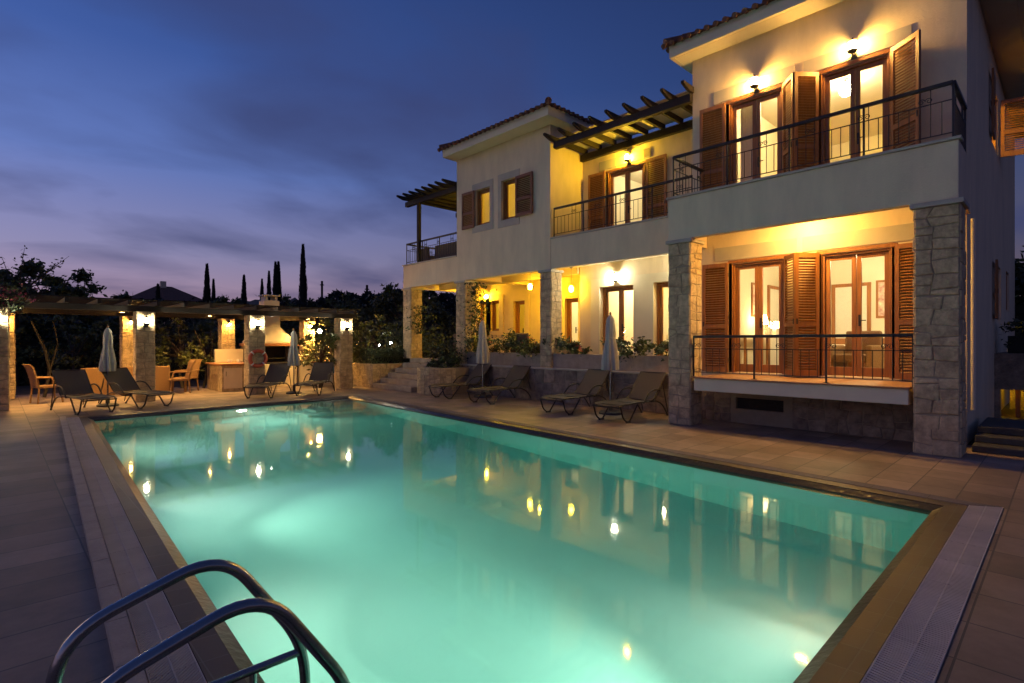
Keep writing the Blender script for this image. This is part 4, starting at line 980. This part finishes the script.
# right hand garden steps, wall and annex
st = thing('garden_steps','dark stone steps beside the right corner pillar','steps',(10.8,0,0))
for k in range(3):
    b = MB(); b.box(10.25+.34*k,12.4,-3.2,.98,(.10*k+.001*k),.10*(k+1)); b.build('step', M['plinth'], st, bevel=.012)
an = thing('annex','low annex with a lit opening beyond the right side of the villa','annex',(17,-1,0))
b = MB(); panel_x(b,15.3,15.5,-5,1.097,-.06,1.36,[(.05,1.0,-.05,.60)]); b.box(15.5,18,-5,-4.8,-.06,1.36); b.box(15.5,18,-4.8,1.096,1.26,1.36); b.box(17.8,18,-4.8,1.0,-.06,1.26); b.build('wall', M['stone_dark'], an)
b = MB(); b.box(15.9,15.96,.72,.80,-.05,1.2); b.box(15.9,15.96,.3,.36,-.05,1.2); b.build('post', M['wood'], an)
wall_lamp(16.6,.95,.95,(0,-1),'amber lamp inside the low lit annex opening','e_gold','annex lamp',.045)
# ------------------------------------------------------------------ vegetation
def clump(mb, c, rad, n, size, r, m=0, flat=1.0, shell=.5):
    c = Vector(c)
    for _ in range(n):
        v = Vector((r.gauss(0,1),r.gauss(0,1),r.gauss(0,1))).normalized()*rad*(shell*.5+.55*abs(r.gauss(0,.9)))
        v.z *= flat; leaf(mb, c+v, size*r.uniform(.6,1.35), r, m)
def tree_proto(name, h_, cr, seed, leafm, n_cl=26, per=90, size=.085, trunk=.12, base=.35, group=None, cat='tree', spread=1.0, shoots=0):
    r = random.Random(seed); t = thing(name,'x',cat,(0,0,0),group)
    tb = MB(); lb = MB(); tp = Vector((r.uniform(-.15,.15)*h_*.3,r.uniform(-.15,.15)*h_*.3,h_*.55))
    tb.tube([(0,0,-.05),Vector((0,0,h_*.2))+Vector((r.uniform(-.1,.1),r.uniform(-.1,.1),0)),tp*.75,tp],[trunk,trunk*.8,trunk*.62,trunk*.4],9)
    for k in range(n_cl):
        a = r.uniform(0,2*PI); q = cr*math.sqrt(r.random())*spread; f = r.random()
        z = h_*(base+(1-base)*f*(1-.35*(q/cr)**2)); p = Vector((q*math.cos(a),q*math.sin(a),z))
        rad = cr*r.uniform(.20,.38)*(1-.3*f)
        clump(lb,p,rad,per,size,r,0,.75,.35)
        s0 = tp*r.uniform(.55,1); tb.tube([s0,(s0+p)/2+Vector((0,0,.08*h_*r.uniform(-.3,1))),p],[trunk*.32,trunk*.18,trunk*.07],6)
    for k in range(shoots):
        a = r.uniform(0,2*PI); p0 = Vector((cr*.3*math.cos(a),cr*.3*math.sin(a),h_*.85)); d = Vector((math.cos(a)*.6,math.sin(a)*.6,r.uniform(.5,1.1))).normalized()
        L_ = r.uniform(1.0,1.9); tb.tube([p0,p0+d*L_*.6,p0+d*L_+Vector((0,0,-.05))],[.02,.013,.005],5)
        for i in range(26):
            q = p0+d*L_*r.random(); leaf(lb,q+Vector((r.gauss(0,.05),r.gauss(0,.05),r.gauss(0,.05))),size*r.uniform(.7,1.1),r)
    tb.build('trunk', M['bark'], t, smooth=True); lb.build('crown', M[leafm], t)
    return t
def at(px, d_):          # ground point at depth d_ on the column px of the photograph
    a = (px-512)/537; return ((math.sin(th)+a*math.cos(th))*d_, (math.cos(th)-a*math.sin(th))*d_)
big1 = tree_proto('broadleaf_tree',4.6,2.1,3,'leaf_dark',46,150,.13,.15,.22,'dark trees beyond the pergola')
big2 = tree_proto('broadleaf_tree',4.4,1.8,8,'leaf',42,140,.12,.13,.2,'dark trees beyond the pergola')
# (px, depth, proto, scale, label)
tl = [(2,22,big1,1.12,'dark tree with long shoots at the far left edge'),(-40,24,big2,1.2,'dark tree cut by the left edge of the picture'),
      (30,24,big2,1.15,'round dark tree behind the left end of the pergola'),(62,27,big1,1.2,'dark tree above the rattan chair'),(84,30,big2,1.22,'dark tree left of the distant roof'),
      (108,33,big1,1.0,'low dark tree beside the distant roof'),(128,38,big2,.85,'low dark tree in front of the distant house'),
      (200,44,big1,1.1,'dark tree right of the distant roof'),(225,40,big2,1.1,'dark tree between the cypress pair and the single cypress'),(250,46,big1,1.2,'dark tree behind the barbecue chimney'),
      (285,42,big2,1.15,'dark tree left of the tallest cypress'),(322,44,big1,1.15,'dark tree right of the tallest cypress'),(345,40,big2,1.15,'dark tree above the right end of the pergola'),
      (366,38,big1,1.05,'dark tree between the pergola and the villa'),(388,34,big2,1.15,'tall dark tree left of the villa balcony'),(404,32,big1,1.1,'dark tree touching the villa balcony corner'),
      (425,30,big2,1.0,'dark tree seen through the open side of the villa'),(446,28,big1,.9,'dark tree seen beside the climber clad pillar')]
f1 = f2 = True
for px,d_,pr_,s_,lb in tl:
    x,y = at(px,d_); first = pr_ is big1 and f1 or pr_ is big2 and f2
    place(pr_, first, (x,y,-.05), rnd.uniform(0,6), lb, s_)
    if pr_ is big1: f1 = False
    else: f2 = False
shoot = tree_proto('flowering_shrub_tree',4.3,1.2,21,'leaf_dark',8,60,.08,.07,.3,None,'tree',1.0,8)
place(shoot, True, (*at(16,19.8),0), 1.2, 'dark shrubby tree with long bare shoots reaching into the pink sky')
for xx in (1020,):
    t_ = copy_tree(big1); t_.location = (24,-.6,-.05); t_.scale = (1.1,)*3; t_['label'] = 'dark tree behind the right corner of the villa'
    t_ = copy_tree(big2); t_.location = (27,.6,-.05); t_.scale = (1.25,)*3; t_['label'] = 'tall dark tree farthest right beyond the annex'
cit = tree_proto('citrus_tree',2.5,.95,5,'leaf_cit',20,80,.075,.06,.35,'small citrus trees beyond the pergola')
for i,(px,d_,s_,lb) in enumerate(((72,19.5,1.05,'small round tree behind the leftmost parasol'),(183,18.6,1.0,'small tree with thin trunk left of the kitchen'),(98,21,1.0,'small tree behind the first rear pillar'),(320,18.8,.98,'citrus tree lit by the hanging lantern'),(330,20.5,1.02,'citrus tree behind the hanging wreath'),(366,20.5,1.1,'citrus tree right of the pergola, above the hedge'),(380,24,1.15,'citrus tree behind the garden lights'),(24,20.3,1.0,'small tree behind the magenta flowers'),(205,21,1.0,'small tree behind the left kitchen counter'))):
    place(cit, i==0, (*at(px,d_),-.03), 1.3*i, lb, s_)
cyp = thing('cypress_tree','cypress','tree',(0,0,0),'slender cypresses on the skyline'); r = random.Random(2); lb_ = MB()
for k in range(2600):
    f = r.random()**.8; q = (.062*(1-f)**.75+.006)*(.6+.4*r.random())*min(1,.5+f*6); a = r.uniform(0,2*PI); q *= 1+.35*mnoise.noise(Vector((math.cos(a)*1.5,math.sin(a)*1.5,f*14)))
    c = Vector((q*math.cos(a),q*math.sin(a),.05+.95*f)); d = Vector((math.cos(a)*.3,math.sin(a)*.3,1)).normalized(); s_ = .022*r.uniform(.6,1.4); e_ = Vector((-math.sin(a),math.cos(a),0))*s_*.4
    lb_.quad(c-d*s_,c+e_,c+d*s_,c-e_)
b = MB(); b.tube([(0,0,-.01),(0,0,.5)],[.012,.006],6); b.build('trunk', M['bark'], cyp); lb_.build('crown', M['leaf_cyp'], cyp)
for i,(px,yt,d_,wd,lb) in enumerate(((303,245,55,1.0,'tallest lone cypress on the skyline'),(207,264,58,1.15,'taller cypress of the pair beside the distant roof'),(213.5,279,58,1.0,'shorter cypress of the pair beside the distant roof'),(244,275,60,1.15,'lone short cypress left of the barbecue chimney'),(262,279,62,1.0,'thin short cypress of the cluster over the chimney, leftmost'),(269,271,62,1.0,'thin cypress of the cluster, second from the left'),(275.5,262,57,1.0,'left of the two touching cypresses'),(278.5,262,57.6,1.0,'right of the two touching cypresses'),(158,284,50,1.3,'dark cypress against the distant house roof'))):
    h_ = 1.6+(341-yt)/537*d_+.05; place(cyp, i==0, (*at(px,d_),-.05), .7*i, lb, (h_*.88*wd,h_*.88*wd,h_))
for i,(px,yt,d_,lb) in enumerate(((367,284,70,'thin bare pole on the skyline right of the pergola'),(322,280,75,'slim pole beside the tallest cypress'))):
    h_ = 1.6+(341-yt)/537*d_; x,y = at(px,d_); b = MB(); b.tube([(x,y,-.05),(x,y,h_)],.16,8); b.lathe([(.3,h_-.6),(.3,h_-.5)],(x,y,0),8); tag(b.build('utility_pole', M['wood_dark']),lb,'pole','poles on the skyline')
# hedges
def hedge(x0,x1,y0,y1,z0,z1,label,m='leaf_dark',n=3500,size=.06,seed=1,group=None,wav=.12):
    r = random.Random(seed); t = thing('hedge',label,'hedge',((x0+x1)/2,(y0+y1)/2,z0),group); b = MB()
    for _ in range(n):
        f = r.random(); x = r.uniform(x0,x1); y = r.uniform(y0,y1); top = z1+wav*mnoise.noise(Vector((x*1.3,y*1.3,seed)))
        if f < .4: z = top-r.random()**2*.2
        elif f < .8: z = r.uniform(z0,top); y = y0+(y1-y0)*r.random()**3*.4
        else: z = r.uniform(z0,top); x = x0 if r.random() < .5 else x1
        leaf(b,Vector((x+r.gauss(0,.03),y+r.gauss(0,.03),z+r.gauss(0,.03))),size*r.uniform(.6,1.4),r)
    b.build('foliage', M[m], t)
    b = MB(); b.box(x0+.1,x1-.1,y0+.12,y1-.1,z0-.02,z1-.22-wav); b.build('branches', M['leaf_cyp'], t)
hedge(9.6,11.2,17.0,18.8,.8,1.32,'clipped hedge growing in the square raised planter','leaf',4200,.04,4,None,.05)
hedge(-8,5,27,28.4,-.05,2.3,'long dark hedge behind the left half of the pergola','leaf_dark',6500,.13,6,'dark boundary hedges',.5)
hedge(5,14,26,27.4,-.05,2.1,'dark hedge behind the outdoor kitchen','leaf_dark',5000,.13,7,'dark boundary hedges',.5)
hedge(14,26,29,30.4,-.05,2.8,'dark hedge beyond the open side of the villa','leaf_dark',5500,.14,8,'dark boundary hedges',.6)
hedge(15.4,16.0,-4.9,1.0,1.36,2.0,'dark hedge on top of the low annex','leaf_dark',3000,.06,9,None,.05)
hedge(23.5,24.4,-8,4,-.05,3.6,'tall dark hedge behind the annex','leaf_dark',4200,.12,10,None,.6)
# shrubs and planted flowers
def shrub(name, c, rad, label, m='leaf', n=260, size=.055, flowers=0, fm='petal_red', seed=0, group='plants in the planter below the patio', flat=.8, cat='plant'):
    r = random.Random(seed); t = thing(name,label,cat,c,group); b = MB()
    for k in range(6):
        o = Vector((r.gauss(0,.45),r.gauss(0,.6),r.gauss(0,.3)))*rad; clump(b,Vector(c)+o+Vector((0,0,rad*.55)),rad*r.uniform(.35,.65),n//6,size,r,0,flat)
    b.build('foliage', M[m], t)
    b = MB()
    for k in range(7): b.tube([Vector(c)+Vector((r.gauss(0,.03),r.gauss(0,.03),-.04)), Vector(c)+Vector((r.gauss(0,.3)*rad,r.gauss(0,.4)*rad,rad*r.uniform(.4,1)))],[.008,.004],5)
    b.build('stem', M['bark'], t)
    if flowers:
        b = MB()
        for k in range(flowers):
            p = Vector(c)+Vector((r.gauss(0,.5)*rad,r.gauss(0,.6)*rad,rad*r.uniform(.4,1.25)))
            for _ in range(6): leaf(b,p+Vector((r.gauss(0,.02),r.gauss(0,.02),r.gauss(0,.02))),.03,r)
            if flowers < 20: b.build('flower', M[fm], t); b = MB()
        if flowers >= 20: b.build('blossom', M[fm], t)
for i,(y,rad,fl,lb) in enumerate(((13.0,.34,0,'leafy plant at the far end of the planter, behind the closed parasol'),(12.35,.30,6,'plant with a few blooms under the lit patio window'),(11.75,.36,0,'bushy plant below the lit patio door'),(11.1,.33,0,'bushy plant left of the clad pillar'),(10.6,.30,5,'leafy plant touching the clad pillar'),
        (9.35,.34,0,'bushy plant right of the clad pillar'),(8.85,.15,14,'small red flowers in the planter left of the patio door'),(7.55,.30,0,'bushy plant right of the closed parasol by the patio door'),(7.1,.28,4,'leafy plant trailing over the planter edge'),(6.35,.22,3,'sparse plant nearest the large clad pillar'))):
    shrub('planter_plant',(11.06,y,1.26),rad*1.3,lb,'leaf' if i % 2 else 'leaf_cit',420,.055,fl,seed=30+i)
for i,(x,y,rad,lb) in enumerate(((10.1,14.1,.30,'low plant in the rounded planter nearest the steps'),(9.95,13.7,.28,'low plant at the front of the rounded planter'),(10.4,13.5,.42,'taller plant at the back of the rounded planter'))):
    shrub('planter_plant',(x,y,.78),rad,lb,'leaf',300,.05,0,seed=50+i,group='plants in the rounded planter')
shrub('garden_bush',(10.6,13.8,.8),.75,'tall dark bush beside the climber clad pillar','leaf_dark',900,.06,0,seed=61,group=None,flat=1.2,cat='bush')
shrub('garden_bush',(12.6,18.3,.9),1.0,'dark bush seen through the open side of the villa','leaf_dark',900,.08,0,seed=62,group=None,flat=1.0,cat='bush')
shrub('garden_bush',(13.4,19.6,.9),1.2,'large dark bush farther back beyond the patio end','leaf_dark',900,.09,0,seed=63,group=None,flat=1.0,cat='bush')
shrub('bougainvillea',(.15,17.15,2.25),.55,'magenta bougainvillea hanging over the leftmost pergola pillar','leaf',420,.05,60,'petal',70,None,.6)
def climber(x,y,z0,z1,label,seed,spread=.22,n=750,dx=0):
    r = random.Random(seed); t = thing('climbing_plant',label,'climbing plant',(x,y,z0)); s_ = MB(); b = MB()
    for k in range(5):
        pts = [Vector((x+r.gauss(0,.05),y+r.gauss(0,.05),z0))]
        for i in range(8): pts.append(Vector((x+r.gauss(0,spread*.5)+dx*i/8,y+r.gauss(0,spread*.4),z0+(z1-z0)*(i+1)/8)))
        s_.tube(pts,[.016-.0016*i for i in range(9)],5)
    for _ in range(n):
        f = r.random(); wd = spread*(.6+.6*abs(math.sin(f*9+seed))); leaf(b,Vector((x+r.gauss(0,wd)+dx*f,y+r.gauss(0,wd),z0+(z1-z0)*f)),.06*r.uniform(.6,1.2),r)
    s_.build('stem', M['bark'], t); b.build('foliage', M['leaf'], t)
climber(11.2,13.30,1.2,3.5,'climbing plant covering the lit side of the second pillar',5,.20,950)
climber(11.1,16.35,1.9,2.9,'thin climber wrapped round the leftmost villa pillar',6,.22,260)
for i,(x,y,h_,lb) in enumerate(((1.05,20.6,2.2,'bent bare vine trunk beside the leftmost rear pillar'),(5.25,20.9,2.0,'bent bare vine trunk left of the kitchen'))):
    r = random.Random(40+i); b = MB(); b.tube([(x,y,0),(x+.12,y,.35*h_),(x+.02,y,.62*h_),(x-.28,y,h_)],[.045,.04,.035,.02],8); b.tube([(x+.12,y,.35*h_),(x+.3,y,.7*h_),(x+.2,y,h_)],[.03,.02,.012],7)
    tag(b.build('vine_trunk', M['vine'], smooth=True),lb,'vine','bare vine trunks by the pergola')
# garden lights
for i,(px,py,d_) in enumerate(((391,342,21.5),(379,344,23))):
    x,y = at(px,d_); z = 1.6-(py-341)/537*d_
    t = thing('garden_light',('brighter small garden light left of the villa','fainter small garden light farther left above the hedge')[i],'garden light',(x,y,z))
    b = MB(); b.tube([(x,y,-.03),(x,y,z-.05)],.015,8); b.build('post', M['iron'], t)
    b = MB(); ico(b,(x,y,z),.045 if i == 0 else .03); b.build('bulb', M['e_small'], t)
# wooded hills on the skyline
r = random.Random(5); b = MB(); nx = 420
for i in range(nx):
    for j in range(5): pass
rows_ = []
for j,dd in enumerate((70,95,120,150,190,240)):
    row_ = []
    for i in range(nx+1):
        px = -500+2100*i/nx; x,y = at(px,dd); prof_ = (0,.55,.8,.95,1,.2)[j]
        h_ = prof_*dd*(.080+.006*math.cos((px-380)*.008)+.014*mnoise.noise(Vector((px*.012,j*.6,0)))+.010*mnoise.noise(Vector((px*.09,j,3)))+.006*mnoise.noise(Vector((px*.31,j,7))))
        row_.append((x,y,h_-.3))
    rows_.append(row_)
for j in range(5):
    for i in range(nx): b.quad(rows_[j][i],rows_[j][i+1],rows_[j+1][i+1],rows_[j+1][i])
M['step_dark'] = mat('dark_garden_stone', (.09,.075,.06), .9, .3, 5, .8, 20)
M['far'] = mat('far_dark_woodland', (.007,.009,.007), .95, .4, .6)
structure('hills', b, M['far'], smooth=True, merge=True)
r = random.Random(9); b = MB()
for _ in range(24000):
    px = r.uniform(-60,460); dd = r.uniform(46,60); x,y = at(px,dd)
    top = dd*(.072+.024*math.exp(-((px-400)/70)**2)+.014*mnoise.noise(Vector((px*.025,0,2)))+.014*mnoise.noise(Vector((px*.085,0,5)))+.006*mnoise.noise(Vector((px*.3,0,9))))+1.6
    f = 1-r.random()**1.6*.9
    leaf(b,Vector((x,y,top*f)),r.uniform(.16,.42),r)
tag(b.build('woodland', M['far']), kind='stuff')
# distant house
x,y = at(164,80); dh = thing('distant_house','dark distant house with a low hipped roof and chimney on the skyline','house',(x,y,0))
b = MB(); b.box(x-4,x+4,y-3,y+3,-.05,7.6); b.build('wall', M['stucco'], dh)
b = MB(); q = [(x-5,y-4,7.6),(x+5,y-4,7.6),(x+5,y+4,7.6),(x-5,y+4,7.6)]; r0 = (x-1,y,9.9); r1 = (x+1,y,9.9); b.quad(*q); b.quad(q[0],q[1],r1,r0); b.poly([q[1],q[2],r1]); b.quad(q[2],q[3],r0,r1); b.poly([q[3],q[0],r0]); b.build('roof', M['roof'], dh)
b = MB(); b.box(x-.5,x+.2,y-.5,y+.2,9.3,10.6); b.build('chimney', M['stucco'], dh)

# skimmers of the scene: render settings
S.render.engine = 'CYCLES'
c = S.cycles; c.use_denoising = True; c.denoiser = 'OPENIMAGEDENOISE'; c.max_bounces = 10; c.diffuse_bounces = 4; c.glossy_bounces = 4; c.transmission_bounces = 8; c.transparent_max_bounces = 12; c.volume_bounces = 1
c.sample_clamp_indirect = 6; c.sample_clamp_direct = 0; c.caustics_reflective = False; c.caustics_refractive = True; c.use_light_tree = True; c.blur_glossy = .5
v = S.view_settings; S.display_settings.display_device = 'sRGB'; v.view_transform = 'Standard'; v.look = 'None'; v.exposure = .25; v.gamma = 1; v.use_curve_mapping = False
S.render.film_transparent = False
